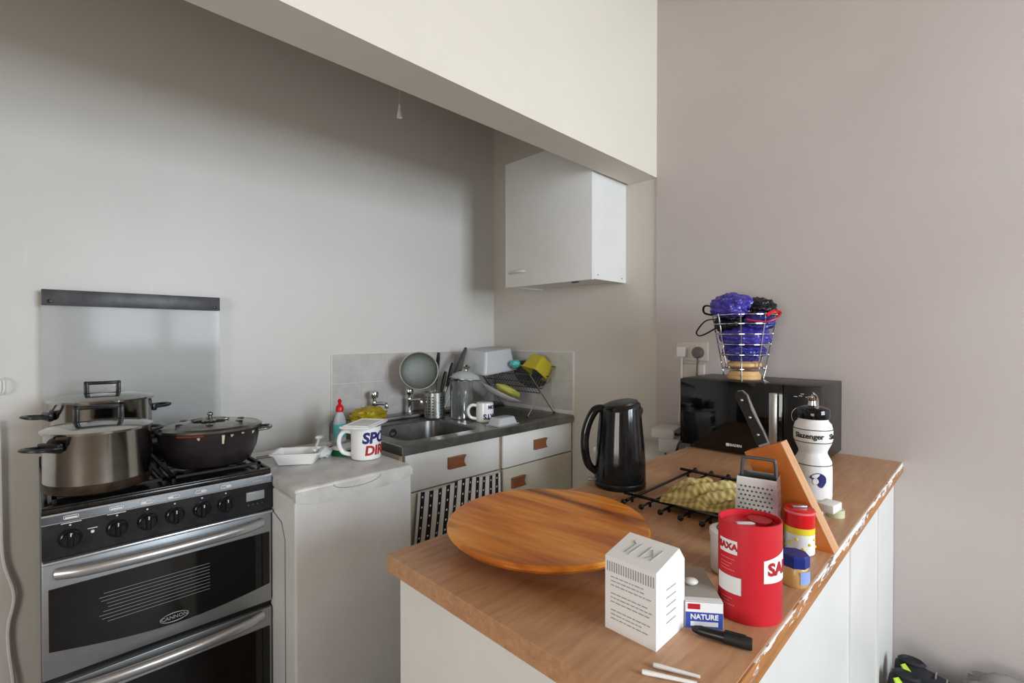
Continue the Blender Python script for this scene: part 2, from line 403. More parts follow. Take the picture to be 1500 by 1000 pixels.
# ---------------------------------------------------------------- cooker
t = thing('cooker', 'silver and black gas cooker with double oven under the big pans', 'cooker', (.012, 1.72, 0))
m = MB(); m.box((0, .03, .03), (.55, .6, .87)); m.box((.02, .05, 0), (.53, .58, .03)); m.build('body', 'side_grey', t)
# hob
m = MB(); m.box((-.001, -.012, .893), (.551, .6, .907), .004); m.box((.0, -.012, .907), (.55, .006, .912), .002); m.box((0, .0, .907), (.012, .6, .913), .002); m.box((.538, 0, .907), (.55, .6, .913), .002)
hob = m.build('hob', 'hob', t)
m = MB(); m.box((.0, -.0145, .888), (.55, -.0115, .8925)); m.build('trim_strip', 'alu_h', t)
# burners and supports
for bx, by in ((.135, .14), (.415, .14), (.135, .43), (.415, .43)):
    m = MB(); m.lathe([(.045, 0), (.047, .008), (.035, .012), (.034, .018), (.0, .019)], 28, (bx, by, .907)); m.build('burner', 'matt_black', t)
for sx in (0, 1):
    m = MB(); x0 = .02+sx*.262; x1 = x0+.248; z = .9285
    for yy in (.025, .285, .56): m.box((x0, yy, z-.007), (x1, yy+.01, z))
    for xx in (x0, x1-.01): m.box((xx, .025, z-.007), (xx+.01, .57, z))
    for by in (.14, .43):
        cx = (x0+x1)/2
        for a in range(4):
            an = a*PI/2+PI/4; m.tube([(cx+.03*math.cos(an), by+.03*math.sin(an), z-.004), (cx+.12*math.cos(an), by+.12*math.sin(an), z-.004)], .005, 6)
    for xx in (x0+.005, x1-.005):
        for yy in (.03, .29, .565): m.tube([(xx, yy, .906), (xx, yy, z-.003)], .005, 6)
    m.build('pan_support', 'matt_black', t)
# control panel (leans back slightly), made from a side profile
m = MB(); m.prism([(0, -.004, .776), (0, -.02, .78), (0, -.018, .868), (0, -.014, .889), (0, .03, .889), (0, .03, .776)], (.55, 0, 0))
cp = m.build('control_panel', 'panel_black', t)
m = MB(); m.box((0, -.0215, .8685), (.55, -.0165, .8705)); m.build('trim_strip', 'alu_h', t)
m = MB(); m.box((.0, -.03, .7665), (.55, .0, .7755), .003); m.build('trim_strip', 'alu_h', t)
for kx in (.054, .149, .216, .281, .350, .414):
    m = MB(); m.T = Matrix.Translation((kx, -.0195, .826)) @ Matrix.Rotation(PI/2, 4, 'X')
    m.lathe([(.0225, 0), (.0235, .006), (.021, .010), (.0175, .0115), (.0165, .018), (.0, .0185)], 28)
    m.box((-.006, -.021, .006), (.006, .019, .027), .003)
    k = m.build('knob', 'gloss_black', t)
    B((kx-.001, -.0478, .836), (kx+.001, -.0462, .845)).build('pointer_mark', 'knob_ink', k)
    m = MB(); m.sphere((kx, -.0195, .859), .0026, 8); m.build('indicator_dot', 'knob_ink', t)
for i, kx in enumerate((.056, .148, .215, .279, .347, .415)):
    m = MB(); z0, z1 = .875, .8845; yy = -.0185; w = .015
    for a, b, c, e in ((-w, w, z0, z0+.0012), (-w, w, z1-.0012, z1), (-w, -w+.0012, z0, z1), (w-.0012, w, z0, z1)): m.box((kx+a, yy, c), (kx+b, yy+.003, e))
    if i in (0, 1): m.box((kx-w+.003, yy, z0+.002), (kx+w-.003, yy+.003, z0+.005))
    elif i in (2, 3): m.box((kx-w+.002, yy, z0+.002), (kx-.002, yy+.003, z1-.003))
    else: m.box((kx+.001, yy, z0+.003), (kx+w-.002, yy+.003, z1-.003))
    if i < 2: m.box((kx-.02, -.0205, .8645), (kx+.02, -.018, .866))
    m.build('burner_symbol', 'whitetext', t)
B((.472, -.0225, .818), (.526, -.018, .846), .001).build('clock_display', 'lcd', t)
m = MB()
for i in range(4):
    m = MB(); m.sphere((.478+i*.014, -.02, .805), .003, 8); m.build('button', 'dark_grey', t)
B((.49, -.0185, .877), (.52, -.016, .880)).build('panel_mark', 'greytext', t)
m = MB(); m.sphere((.098, -.02, .83), .0045, 10); m.box((.088, -.021, .8385), (.108, -.0185, .840)); m.build('ignition_button', 'whitetext', t)
# oven doors
def oven_door(z0, z1, gz, hz):
    m = MB(); m.box((0, -.012, z0), (.55, .03, z1), .003); dr = m.build('oven_door', 'alu', t)
    zt, zb, sag = gz; N = 16; poly = [(.012, -.0155, zt), (.543, -.0155, zt)]
    for i in range(N+1):
        u = 1-i/N; poly.append((.012+.531*u, -.0155, zb-sag*math.sin(PI*u)*1.0-.012*u))
    g = MB(); g.prism(poly, (0, .004, 0)); g.build('glass_panel', 'ovenglass', dr)
    h = MB(); pts = []
    for i in range(13):
        u = i/12; pts.append((.028+.49*u, -.016-.042*math.sin(PI*u)**.5, hz+.003*math.sin(PI*u)))
    h.tube(pts, .0135, 12, flat=1.15); h.build('handle', 'alu_h', dr)
    return dr
d1 = oven_door(.467, .764, (.700, .540, .030), .738)
d2 = oven_door(.06, .447, (.385, .12, .03), .430)
m = MB(); m.box((.004, .0, .4475), (.546, .03, .4665)); m.build('door_gap', 'black', t)
# rack seen behind the grill glass: pale scale print
m = MB()
for i in range(9): m.box((.12+.01*math.sin(i*5), -.0162, .652-i*.0098), (.37, -.0154, .653-i*.0098))
for i in range(9): m.box((.215, -.0162, .6 ), (.216, -.0154, .6005))
m.build('glass_print', 'greytext', d1)
# oval badge
m = MB(); pts = [(.279+.035*math.cos(a), -.0165, .524+.0125*math.sin(a)) for a in [2*PI*i/32 for i in range(32)]]
m.tube(pts, .0010, 6, closed=True); bd = m.build('badge', 'alu_h', d1)
text('badge_lettering', 'CANNON', .0145, 'alu_h', d1, lambda x, y, z: (.279+x, -.0162-z, .524+y), bold=.0002)
# raised glass lid
lid = MB().box((.009, .574, .93), (.544, .579, 1.462), 0).build('glass_lid', 'smoke', t)
m = MB(); m.box((.009, .568, 1.458), (.544, .585, 1.513), .003); st = m.build('lid_strip', 'dark_grey', lid)
for xx in (.03, .524):
    m = MB(); m.T = Matrix.Translation((xx, .568, 1.472)) @ Matrix.Rotation(PI/2, 4, 'X'); m.lathe([(.007, 0), (.007, .003), (.003, .004), (0, .004)], 14); m.build('screw', 'black', st)
m = MB(); m.box((.0, .565, .905), (.55, .59, .94), .003); m.build('lid_hinge', 'matt_black', t)

# ---------------------------------------------------------------- pans
def steel_pot(loc, r, h, rz, label, group=None, knobh=.045, lrz=0, hk=.40):
    p = thing('stock_pot', label, 'saucepan', loc, rz, group)
    m = MB(); pr = [(r*.88, 0), (r*.97, .006), (r, .022), (r, h-.004), (r+.003, h), (r-.002, h), (r-.003, .02), (0, .012)]
    m.lathe(pr, 56); m.build('body', 'pot', p)
    m = MB(); m.lathe([(r*.885, -.0006+.0006), (r*.975, .0055), (r+.0005, .02), (r+.0006, .030), (r-.001, .030), (r*.9, .004)], 56)
    m.build('scorched_base', 'rust', p)
    m = MB(); m.lathe([(r+.005, h-.003), (r+.006, h+.003), (r*.9, h+.010), (r*.55, h+.017), (0, h+.020), (0, h+.017), (r*.9, h+.006), (r-.001, h-.003)], 56)
    l = m.build('lid', 'pot', p)
    # rectangular loop handle of flat bars
    m = MB(); hw = r*hk; m.T = Matrix.Rotation(lrz-rz, 4, 'Z'); z0 = h+.013; z1 = z0+knobh; th = .011
    m.box((-hw, -.008, z1-th), (hw, .008, z1), .003); m.box((-hw, -.008, z0), (-hw+.013, .008, z1), .003); m.box((hw-.013, -.008, z0), (hw, .008, z1), .003); m.box((-hw, -.010, z0), (hw, .010, z0+.007), .002)
    m.build('lid_handle', 'black', l)
    for s in (-1, 1):
        m = MB(); zz = h*.80
        m.box((s*(r-.002), -.035, zz-.012), (s*(r+.012), .035, zz+.012), .004)
        m.tube([(s*(r+.005), -.032, zz), (s*(r+.045), -.03, zz+.003), (s*(r+.06), 0, zz+.005), (s*(r+.045), .03, zz+.003), (s*(r+.005), .032, zz)], .008, 8, spline=4, flat=.6)
        m.build('side_handle', 'black', p)
    return p
steel_pot((.132, 1.795, .9285), .118, .165, math.radians(214), 'nearer stainless steel pot with lid, overhanging the hob front', None, .05, math.radians(-12), .47)
steel_pot((.165, 2.11, .9285), .132, .215, math.radians(192), 'taller stainless steel pot with lid at the back of the hob', None, .045, math.radians(-10), .36)
# dark casserole
p = thing('casserole', 'dark enamel casserole with steel lid on the right burners', 'casserole', (.422, 1.865, .9285), math.radians(-20))
m = MB(); m.lathe([(.108, 0), (.12, .008), (.138, .05), (.148, .105), (.151, .118), (.146, .118), (.133, .05), (0, .012)], 56, sx=1.0, sy=.86); m.build('body', 'castblack', p)
m = MB(); m.lathe([(.154, .116), (.155, .123), (.146, .129), (.138, .126), (.10, .137), (.045, .140), (0, .141), (0, .137), (.13, .120), (.145, .114)], 56, sx=1.0, sy=.86)
l = m.build('lid', 'grime', p)
m = MB()
for i in range(10):
    a = i*PI/5; m.sphere((.035*math.cos(a), .03*math.sin(a), .1435), .012, 8, (1.4*abs(math.cos(a))+.5, 1.4*abs(math.sin(a))+.5, .4))
for i in range(6):
    a = i*1.1+.4; m.sphere((.095*math.cos(a), .08*math.sin(a), .1385), .008, 8, (1.5, 1.5, .4))
m.tube([(0,0,.14), (0,0,.158)], .006, 10); m.sphere((0,0,.162), .009, 12, (1,1,.9)); m.build('lid_knob', 'grime', l)
for s in (-1, 1):
    m = MB(); m.tube([(s*.144, -.035, .104), (s*.175, -.028, .106), (s*.182, 0, .107), (s*.175, .028, .106), (s*.144, .035, .104)], .006, 8, spline=4)
    m.build('handle', 'grime' if s > 0 else 'castblack', p)
m = MB()
a0 = math.radians(-118)
for k in range(9):
    a = a0+k*.055; m.box((0,0,0), (0,0,0)) if False else m.sphere((.1495*math.cos(a), .1495*.86*math.sin(a), .110), .0062, 8, (1.2, 1.2, .6))
m.build('brown_drip', mat('baked_brown_spill', '7a3b28', .4), p)
m = MB()
for a, z0, z1 in ((-70, .108, .08), (-96, .104, .098), (-60, .106, .100), (-28, .106, .098), (-46, .108, .104)):
    a = math.radians(a); r0 = .149
    m.tube([(r0*math.cos(a), r0*.86*math.sin(a), z0), ((r0-.0045)*math.cos(a), (r0-.0045)*.86*math.sin(a), z1)], [.0045, .003], 8)
m.build('cream_drip', mat('dried_cream_spill', 'cfc6b0', .6), p)

# ---------------------------------------------------------------- top-loading washing machine
t = thing('washing_machine', 'narrow white top-loading washing machine between cooker and sink', 'washing machine', (.567, 1.515, 0))
w = .42; dp = .62
m = MB(); m.box((0, 0, .05), (w, dp, .845), .008, 3); m.box((.01, .02, .02), (w-.01, dp-.02, .06)); m.build('body', 'enamel', t)
m = MB(); m.box((-.001, -.004, .846), (w+.001, .45, .88), .009, 3)
poly = [(0, 0, 0)]
pl = [(0.0, .868), (0.0, .838), (.05, .8245), (.10, .820), (.30, .826), (.37, .833), (w, .846), (w, .872)]
m.prism([(x, -.006, z) for x, z in pl], (0, .02, 0)); lid = m.build('lid', 'washtop', t)
m = MB(); m.box((0, .452, .846), (w, dp, .877), .006, 3); m.build('control_panel', 'washtop', t)
m = MB(); pts = [(.205+.085*math.cos(PI+PI*i/14), -.0065, .872-.022*math.sin(PI*i/14)) for i in range(15)]; m.tube(pts, .0014, 6); m.build('handle_recess', 'greytext', lid)
for kx, ky, rr in ((.22, .50, .024), (.32, .52, .03)):
    m = MB(); m.lathe([(rr, 0), (rr, .012), (rr*.8, .016), (0, .017)], 24, (kx, ky, .877)); m.build('dial', 'plastic_white', t)
    m = MB(); m.lathe([(rr+.003, 0), (rr+.003, .003), (0, .003)], 24, (kx, ky, .877)); m.build('dial_ring', 'greyplug', t)
m = MB(); m.box((.04, .49, .877), (.12, .5, .8785)); m.box((.05, .52, .877), (.10, .527, .8785)); m.box((.14, .5, .877), (.17, .506, .8785)); m.build('printed_mark', 'greyplug', t)
m = MB(); m.tube([(-.0008, .08, .1), (-.0008, .08, .70), (-.0008, .11, .75), (-.0008, .2, .77), (-.0008, .4, .775)], .0015, 6); m.build('side_seam', 'greyplug', t)

def mug(loc, rz, r, h, label, upside=False):
    p = thing('mug', label, 'mug', loc, rz)
    m = MB(); pr = [(r*.85, 0), (r*.97, .004), (r, .012), (r, h-.002), (r-.002, h), (r-.004, h-.002), (r-.005, .008), (0, .007)]
    def fl(P, a): return (P[0], P[1], h-P[2]) if upside else P
    m.lathe(pr, 48, fn=fl); m.build('body', 'gloss_white', p)
    m = MB(); a = PI; hh = h
    m.tube([(-r+.003, 0, .83*hh), (-r-.022, 0, .86*hh), (-r-.040, 0, .70*hh), (-r-.042, 0, .45*hh), (-r-.028, 0, .22*hh), (-r+.003, 0, .14*hh)], .0085, 10, spline=6, flat=1.1, up=(0,1,0)); m.build('handle', 'gloss_white', p)
    def wrap(zc, c0, flip=False):
        def f(x, y, z):
            if flip: x, y = -x, -y
            a = c0 + x/r; rr = r+.0002+max(z, -.0002); return (rr*math.cos(a), rr*math.sin(a), zc+y)
        return f
    return p, wrap
# big mug on the machine: front (towards the camera) in local coords
mp, wr = mug((.915, 1.722, .88), math.radians(-28), .0565, .125, 'big white mug with blue and red lettering, covered by a plastic lid')
c0 = math.radians(-90+30)
text('lettering', 'SPORTS', .056, 'navy', mp, wr(.084, c0+.93), bold=.0024, cuts=2, shear=.12)
text('lettering', 'DIRECT', .049, 'redtext', mp, wr(.037, c0+.86), bold=.0020, cuts=2, shear=.12)
t = thing('plastic_plate', 'white oblong plastic plate covering the big lettered mug', 'plate', (.912, 1.728, 1.0052), math.radians(38))
m = MB(); m.box((-.088, -.055, 0), (.088, .055, .004), .0015); m.box((-.092, -.059, .003), (.092, .059, .010), .003); m.build('plate', 'plastic_white', t)
m = MB(); m.tube([(-.08, -.047, .011), (.08, -.047, .011), (.08, .047, .011), (-.08, .047, .011)], .0022, 6, closed=True); m.build('rim', 'plastic_white', t)
# food tub
def tub(name, loc, rz, a, b, h, label, cat, matn='plastic_white', taper=.78, up=False, rim=.006, rot=None):
    p = thing(name, label, cat, loc, rz, rot=rot)
    def ring(ax, bx, z, n=6, cr=.2):
        c = min(ax, bx)*cr; out = []
        for qx, qy, s in ((1,1,0), (-1,1,1), (-1,-1,2), (1,-1,3)):
            for i in range(n+1):
                an = s*PI/2 + PI/2*i/n; out.append((qx*(ax-c)+c*math.cos(an), qy*(bx-c)+c*math.sin(an), (h-z) if up else z))
        return out
    rs = [ring(a*taper-.006, b*taper-.006, 0), ring(a*taper, b*taper, .004), ring(a-.002, b-.002, h-.004), ring(a+rim, b+rim, h-.003), ring(a+rim, b+rim, h), ring(a-.003, b-.003, h), ring(a*taper-.003, b*taper-.003, .005)]
    n = len(rs[0]); vs = [q for r_ in rs for q in r_]; fs = [tuple(range(n))]
    for k in range(len(rs)-1):
        for i in range(n): fs.append((k*n+i, k*n+(i+1) % n, (k+1)*n+(i+1) % n, (k+1)*n+i))
    fs.append(tuple(range((len(rs)-1)*n, len(rs)*n)))
    m = MB(); m.add(vs, fs, True); m.build('tub', matn, p); return p
tp = tub('food_tub', (.70, 1.835, .88), math.radians(-35), .082, .058, .045, 'shallow white plastic food tub near the washing machine dials', 'food tub')
t = thing('crumpled_tissue', 'crumpled white wrapper beside the white food tub', 'wrapper', (.80, 1.845, .88), .3)
blob(.03, 3, .5, 9, (1.3, .8, .7), 3, (0, 0, .02), flatz=0.0).build('wrapper', 'plastic_white', t)
t = thing('washing_up_brush', 'white handle lying across the food tub edge', 'brush', (.775, 1.845, .925), .5)
m = MB(); m.tube([(-.05, -.03, .0), (0, 0, .010), (.05, .03, .022)], .005, 8); m.sphere((.055, .033, .024), .014, 12, (1.4, 1, .6)); m.build('handle', 'plastic_white', t)
t = thing('scouring_sponge', 'green and white scouring sponge behind the big mug', 'sponge', (.90, 1.84, .88), .35)
B((-.06, -.035, 0), (.06, .035, .022), .004).build('scourer', 'green', t); B((-.061, -.036, .0222), (.061, .036, .034), .004).build('sponge', 'plastic_white', t)
# washing-up liquid
t = thing('washing_up_liquid', 'clear washing-up liquid bottle with red cap by the tiles', 'bottle', (.972, 2.07, .88), .4)
m = MB(); m.lathe([(.026, 0), (.029, .004), (.029, .09), (.020, .12), (.012, .135), (.0, .136)], 28, sx=1.15, sy=.7); b = m.build('bottle', 'frost', t)
m = MB(); m.lathe([(.0296, .02), (.0298, .022), (.0298, .08), (.0296, .082), (.0280, .05)], 28, sx=1.15, sy=.7); m.build('bottle_label', 'teal', b)
m = MB(); m.lathe([(.014, .134), (.017, .137), (.017, .155), (.011, .165), (.006, .168), (.009, .185), (.004, .192), (0, .193)], 20); m.build('cap', 'red2', t)
# rubber gloves / cloth on the sink corner
t = thing('jumbled_cloth', 'crumpled mustard-yellow cloth in a heap on the sink corner', 'cloth', (1.125, 2.10, .93), .2)
blob(.075, 5, .38, 11, (1.25, .8, .55), 4, (0, 0, .045), flatz=.001).build('cloth', 'glove', t)
t = thing('dish_bowl', 'small pale plastic bowl under the mustard-yellow cloth', 'bowl', (1.03, 2.03, .93-.05), 0)
bpy.data.objects.remove(t)

# ---------------------------------------------------------------- sink unit
t = thing('sink_unit', 'white kitchen sink cupboard with wooden drawer handles', 'cupboard', (1.045, 1.70, 0))
W_ = 1.105; D_ = .63
m = MB(); m.box((0, 0, .02), (.018, D_, .869)); m.box((W_-.018, 0, .02), (W_, D_, .869)); m.box((.018, 0, .1), (W_-.018, D_, .118)); m.box((.018, D_-.01, .118), (W_-.018, D_, .869)); m.box((.018, .05, 0), (W_-.018, .065, .1)); m.box((.545, 0, .118), (.563, D_-.01, .70))
m.build('body', 'cream', t)
m = MB(); m.box((0, -.003, .6), (.018, 0, .869)); m.box((.547, -.006, .1), (.565, 0, .869)); m.build('edging', 'rawwood', t)
def whandle(par, x, z, w=.094, h=.05):
    m = MB(); N = 6
    poly = [(x-w/2, z-h/2), (x+w/2, z-h/2)] + [(x+w/2-.012*math.sin(PI*i/N), z-h/2+h*i/N) for i in range(1, N)] + [(x+w/2, z+h/2), (x-w/2, z+h/2)]
    m.prism([(a, -.018, b) for a, b in poly], (0, -.016, 0)); m.build('handle', 'handle_wood', par)
    m = MB(); m.box((x-w/2+.008, -.0345, z-h/2+.012), (x+w/2-.016, -.033, z+h/2-.012)); 
f1 = B((.021, -.018, .713), (.543, -.001, .867), .0015).build('drawer', 'white', t); whandle(f1, .28, .798)
f2 = B((.569, -.018, .709), (W_-.002, -.001, .867), .0015).build('drawer', 'white', t); whandle(f2, .833, .792)
f3 = B((.002, -.018, .105), (.543, -.001, .707), .0015).build('door', 'cream', t)
f4 = B((.569, -.018, .105), (W_-.002, -.001, .703), .0015).build('door', 'cream', t); whandle(f4, .67, .628)
# stainless top with bowl
t = thing('sink', 'stainless steel sink with drainer on the white cupboard', 'sink', (1.045, 1.672, .87))
def rect_ring(x0, y0, x1, y1, z, cr, n=8, N=None):
    out = []
    for cx, cy, s in ((x1-cr, y1-cr, 0), (x0+cr, y1-cr, 1), (x0+cr, y0+cr, 2), (x1-cr, y0+cr, 3)):
        for i in range(n+1):
            an = s*PI/2+PI/2*i/n; out.append((cx+cr*math.cos(an), cy+cr*math.sin(an), z))
    return out
L_, Dd = 1.11, .66; bx0, by0, bx1, by1 = .07, .085, .50, .485
rs = [rect_ring(0, 0, L_, Dd, .0, .004), rect_ring(0, 0, L_, Dd, .036, .004), rect_ring(.004, .004, L_-.004, Dd-.004, .040, .004), rect_ring(.02, .02, L_-.02, Dd-.02, .036, .01),
      rect_ring(bx0, by0, bx1, by1, .036, .06), rect_ring(bx0+.008, by0+.008, bx1-.008, by1-.008, .028, .055), rect_ring(bx0+.02, by0+.02, bx1-.02, by1-.02, -.13, .06), rect_ring(bx0+.06, by0+.06, bx1-.06, by1-.06, -.145, .05)]
n = len(rs[0]); vs = [q for r_ in rs for q in r_]; fs = []
for k in range(len(rs)-1):
    for i in range(n): fs.append((k*n+i, k*n+(i+1) % n, (k+1)*n+(i+1) % n, (k+1)*n+i))
fs.append(tuple(range((len(rs)-1)*n, len(rs)*n)))
m = MB(); m.add(vs, fs, False); m.sm = [False]*(n*4)+[True]*(len(m.f)-n*4); m.build('sink_top', 'sink', t)
m = MB(); m.box((.002, .565, .036), (L_-.002, Dd, .058), .006, 3); m.build('tap_ledge', 'sink', t)
m = MB()
for i in range(11): m.box((.58, .10+i*.04, .0362), (1.05, .106+i*.04, .0385), .001, 1)
m.build('drainer_ridge', 'sink', t)
m = MB(); m.T = Matrix.Translation((.24, by1-.0115, -.005)) @ Matrix.Rotation(PI/2, 4, 'X'); m.lathe([(.021, -.002), (.021, .003), (.013, .003), (.013, -.001)], 20); m.build('overflow', 'chrome', t)
m = MB(); m.lathe([(.03, 0), (.03, .003), (.0, .001)], 20, (.285, .28, -.1455)); m.build('plughole', 'chrome', t)
# taps
def tap(x, label):
    p = thing('tap', label, 'tap', (x, 2.275, .928), math.radians(18))
    m = MB(); m.lathe([(.022, 0), (.022, .004), (.014, .008), (.011, .03), (.011, .065), (.015, .072), (.013, .088), (.009, .095)], 20); m.tube([(0, 0, .07), (0, -.04, .078), (0, -.075, .078), (0, -.082, .070), (0, -.083, .055)], .0095, 10, spline=4); m.build('body', 'chrome', p)
    m = MB(); m.lathe([(.009, .092), (.010, .1), (.021, .108), (.024, .122), (.02, .137), (.008, .143), (0, .143)], 12, smooth=True); m.build('head', 'chrome', p)
tap(1.255, 'chrome tap nearer the washing machine'); tap(1.468, 'chrome tap beside the cutlery drainer')
# tea towel over the left door
t = thing('tea_towel', 'black and white striped tea towel hanging on the sink cupboard door', 'tea towel', (1.115, 1.672, 0))
NX, NZ = 66, 24; vs = []; fs = []; uv = []
for side in (0, 1):
    for j in range(NZ+1):
        for i in range(NX+1):
            u = i/NX; v = j/NZ; z = .709-.37*v-(.008*math.sin(u*9))*(1-v)+(u-.5)*-.006
            sh = -.06*v*(1-u)+.006*math.sin(v*3+u*4)
            y = -.006-.010*(.5+.5*math.sin(u*38+v*1.5))*(.3+v)-.006*v + side*.0015
            vs.append((u*.468+sh, y, z))
    o = side*(NX+1)*(NZ+1)
    for j in range(NZ):
        for i in range(NX): a = o+j*(NX+1)+i; fs.append((a, a+1, a+NX+2, a+NX+1))
m = MB(); m.add(vs, fs, True); tw_ = m.build('cloth', 'towel', t)
ul = tw_.data.uv_layers.new(name='uv'); per = (NX+1)*(NZ+1)
for lp in tw_.data.loops:
    k = lp.vertex_index % per; ul.data[lp.index].uv = ((k % (NX+1))/NX, 1-(k//(NX+1))/NZ)

# ---------------------------------------------------------------- things on the sink
# cutlery drainer: perforated steel can
t = thing('cutlery_drainer', 'perforated stainless steel utensil holder full of black handles', 'utensil holder', (1.565, 2.175, .9065))
m = MB(); r = .056; H_ = .142
SEG = 48
m.lathe([(r-.004, 0), (r, .003), (r, H_-.004), (r+.002, H_-.002), (r, H_), (r-.0025, H_-.001), (r-.0025, .004), (0, .004)], SEG); m.build('body', 'steel', t)
m = MB()
for k in range(16):
    if k % 4 == 3: continue
    a = 2*PI*k/16
    for j in range(7):
        z = .022+j*.0155; T = Matrix.Rotation(a, 4, 'Z') @ Matrix.Translation((r+.0001, 0, z)) @ Matrix.Rotation(PI/2, 4, 'Y'); m.T = T; m.lathe([(.0042, 0), (.0042, .0006), (0, .0006)], 8, smooth=False)
m.T = Matrix(); m.build('drain_holes', 'black', t)
base = Vector((1.565, 2.175, .9065))
def utensil(name, label, cat, dx, dy, tip, parts, matn='black'):
    p = thing(name, label, cat, (1.565+dx, 2.175+dy, .9115)); tip = Vector(tip)-Vector((1.565+dx, 2.175+dy, .9115))
    m = MB(); m.tube([(0,0,0), tuple(tip*.6)], .003, 8); m.build('shaft', 'steel', p)
    m = MB(); m.tube([tuple(tip*.55), tuple(tip*.7), tuple(tip*.9), tuple(tip)], [.009, .013, .014, .010], 10, flat=.7); m.build('handle', matn, p)
G = 'kitchen utensils in the steel holder'
utensil('kitchen_knife', 'black-handled utensil standing straightest in the steel holder', 'utensil', .0, .015, (1.60, 2.185, 1.262), 0)
utensil('spatula', 'long dark utensil leaning furthest right towards the clear box', 'utensil', .015, .02, (1.80, 2.19, 1.285), 0, 'dark_grey')
utensil('kitchen_knife', 'thick black handle in the middle of the steel holder, leaning right', 'utensil', .025, -.01, (1.655, 2.13, 1.205), 0)
utensil('kitchen_knife', 'black handle lowest on the right of the steel holder', 'utensil', .02, -.03, (1.675, 2.085, 1.165), 0)
utensil('kitchen_knife', 'black handle nearest the sieve in the steel holder', 'utensil', -.01, -.02, (1.60, 2.12, 1.16), 0)
# sieve
t = thing('sieve', 'round metal sieve propped up over the taps', 'sieve', (1.447, 2.148, 1.17), rot=(math.radians(76), math.radians(0), math.radians(-30)))
m = MB(); pr = [(.098*math.sin(PI/2*i/9), -.055*math.cos(PI/2*i/9)) for i in range(10)]
m.lathe(pr+[(q[0]-.0008, q[1]+.0008) for q in pr[::-1]], 40); m.build('mesh_bowl', mat('sieve_mesh', '8e9590', .4, metal=.6, alpha=.8, bump=.8, bscale=260), t)
m = MB(); m.tube([(.099*math.cos(2*PI*i/48), .099*math.sin(2*PI*i/48), 0) for i in range(48)], .004, 8, closed=True); m.build('rim', 'steel', t)
m = MB(); m.tube([(.085, -.048, 0), (.09, -.08, -.04), (.092, -.149, -.106)], .004, 8, spline=3); m.build('handle', 'steel', t)
# steel canister + glass lid with knob
t = thing('glass_jar', 'tall clear straight-sided glass jar beside the utensil holder', 'jar', (1.66, 2.06, .9065))
m = MB(); m.lathe([(.058, 0), (.062, .004), (.063, .2), (.066, .208), (.062, .208), (.059, .2), (.058, .01), (0, .008)], 40); m.build('body', mat('smoky_clear', 'ccd2d4', .1, metal=.8, alpha=.75), t)
t = thing('pan_lid', 'domed glass pan lid with steel knob on top of the jar', 'lid', (1.685, 2.055, 1.118), rot=(.05, .10, 0))
m = MB(); m.lathe([(.085, .0), (.0855, .004), (.07, .024), (.04, .040), (0, .046), (0, .043), (.04, .037), (.07, .021), (.083, 0)], 40); m.build('glass', 'clearplastic', t)
m = MB(); m.tube([(.085*math.cos(2*PI*i/40), .085*math.sin(2*PI*i/40), .002) for i in range(40)], .0035, 8, closed=True); m.build('rim', 'steel', t)
m = MB(); m.lathe([(.008, .044), (.008, .052), (.019, .058), (.021, .068), (.014, .078), (0, .081)], 20); m.build('knob', 'chrome', t)
# second mug, upside down
mp2, wr = mug((1.685, 1.895, .9065), math.radians(-32), .046, .1, 'white mug with upside-down blue lettering near the utensil holder', True)
c0 = math.radians(-90+27)
text('lettering', '.COM', .026, 'navy', mp2, wr(.078, c0+.45, True), bold=.0013, cuts=2)
text('lettering', 'SPORTS', .036, 'navy', mp2, wr(.030, c0+.55, True), bold=.0016, cuts=2)
tub('plastic_tub', (1.69, 1.765, .9065), math.radians(5), .072, .042, .038, 'clear plastic tub upside down on the sink edge', 'food tub', 'frost', .8, up=True)
# dish rack, axis along Y
t = thing('dish_rack', 'folding steel wire dish rack with crossed legs', 'dish rack', (2.03, 1.80, .9065))
LY = .42
def leg(a, b, y): m.tube([(a[0], y, a[1]), (b[0], y, b[1])], .0035, 8)
for yy in (0, LY):
    m = MB(); leg((-.12, .004), (.118, .27), yy); m.build('cross_leg', 'steel', t)
    m = MB(); leg((.105, .004), (-.10, .235), yy); m.build('cross_leg', 'steel', t)
    for fx in (-.12, .105): m = MB(); m.sphere((fx, yy, .006), .006, 8); m.build('foot', 'black', t)
for (ax, az), (bx, bz) in (((-.10, .235), (-.002, .125)), ((.118, .27), (.012, .15))):
    m = MB()
    for i in range(19): y = LY*(i+.5)/19; m.tube([(ax, y, az), (bx, y, bz)], .0017, 6)
    m.build('wires', 'dark_grey', t)
m = MB()
for x, z in ((-.10, .235), (-.002, .125), (.012, .15), (.118, .27), (-.06, .19), (.07, .215)): m.tube([(x, 0, z), (x, LY, z)], .003, 8)
m.build('rail', 'dark_grey', t)
# items on the rack
tub('plastic_box', (1.925, 2.13, 1.15), math.radians(10), .14, .10, .13, 'large clear plastic box turned upside down on the dish rack', 'box', 'frost', .82, up=True, rim=.008, rot=(math.radians(4), math.radians(-4), math.radians(6)))
tub('yellow_tub', (2.065, 1.885, 1.135), 0, .075, .06, .10, 'yellow-stained clear tub tilted in the dish rack', 'food tub', 'yellowclear', .75, up=True, rot=(math.radians(10), math.radians(32), math.radians(4)))
t = thing('enamel_tray', 'grey oval dish standing at the wall end of the rack', 'dish', (2.115, 1.99, 1.10), rot=(0, math.radians(64), 0))
m = MB(); m.lathe([(.05, .0), (.09, .02), (.105, .024), (.108, .027), (.088, .024), (0, .004)], 36, sx=1, sy=1.25); m.build('dish', 'side_grey', t)
t = thing('white_platter', 'white oval platter sloping beneath the dish rack', 'plate', (1.905, 2.02, 1.005), rot=(math.radians(10), math.radians(24), math.radians(-10)))
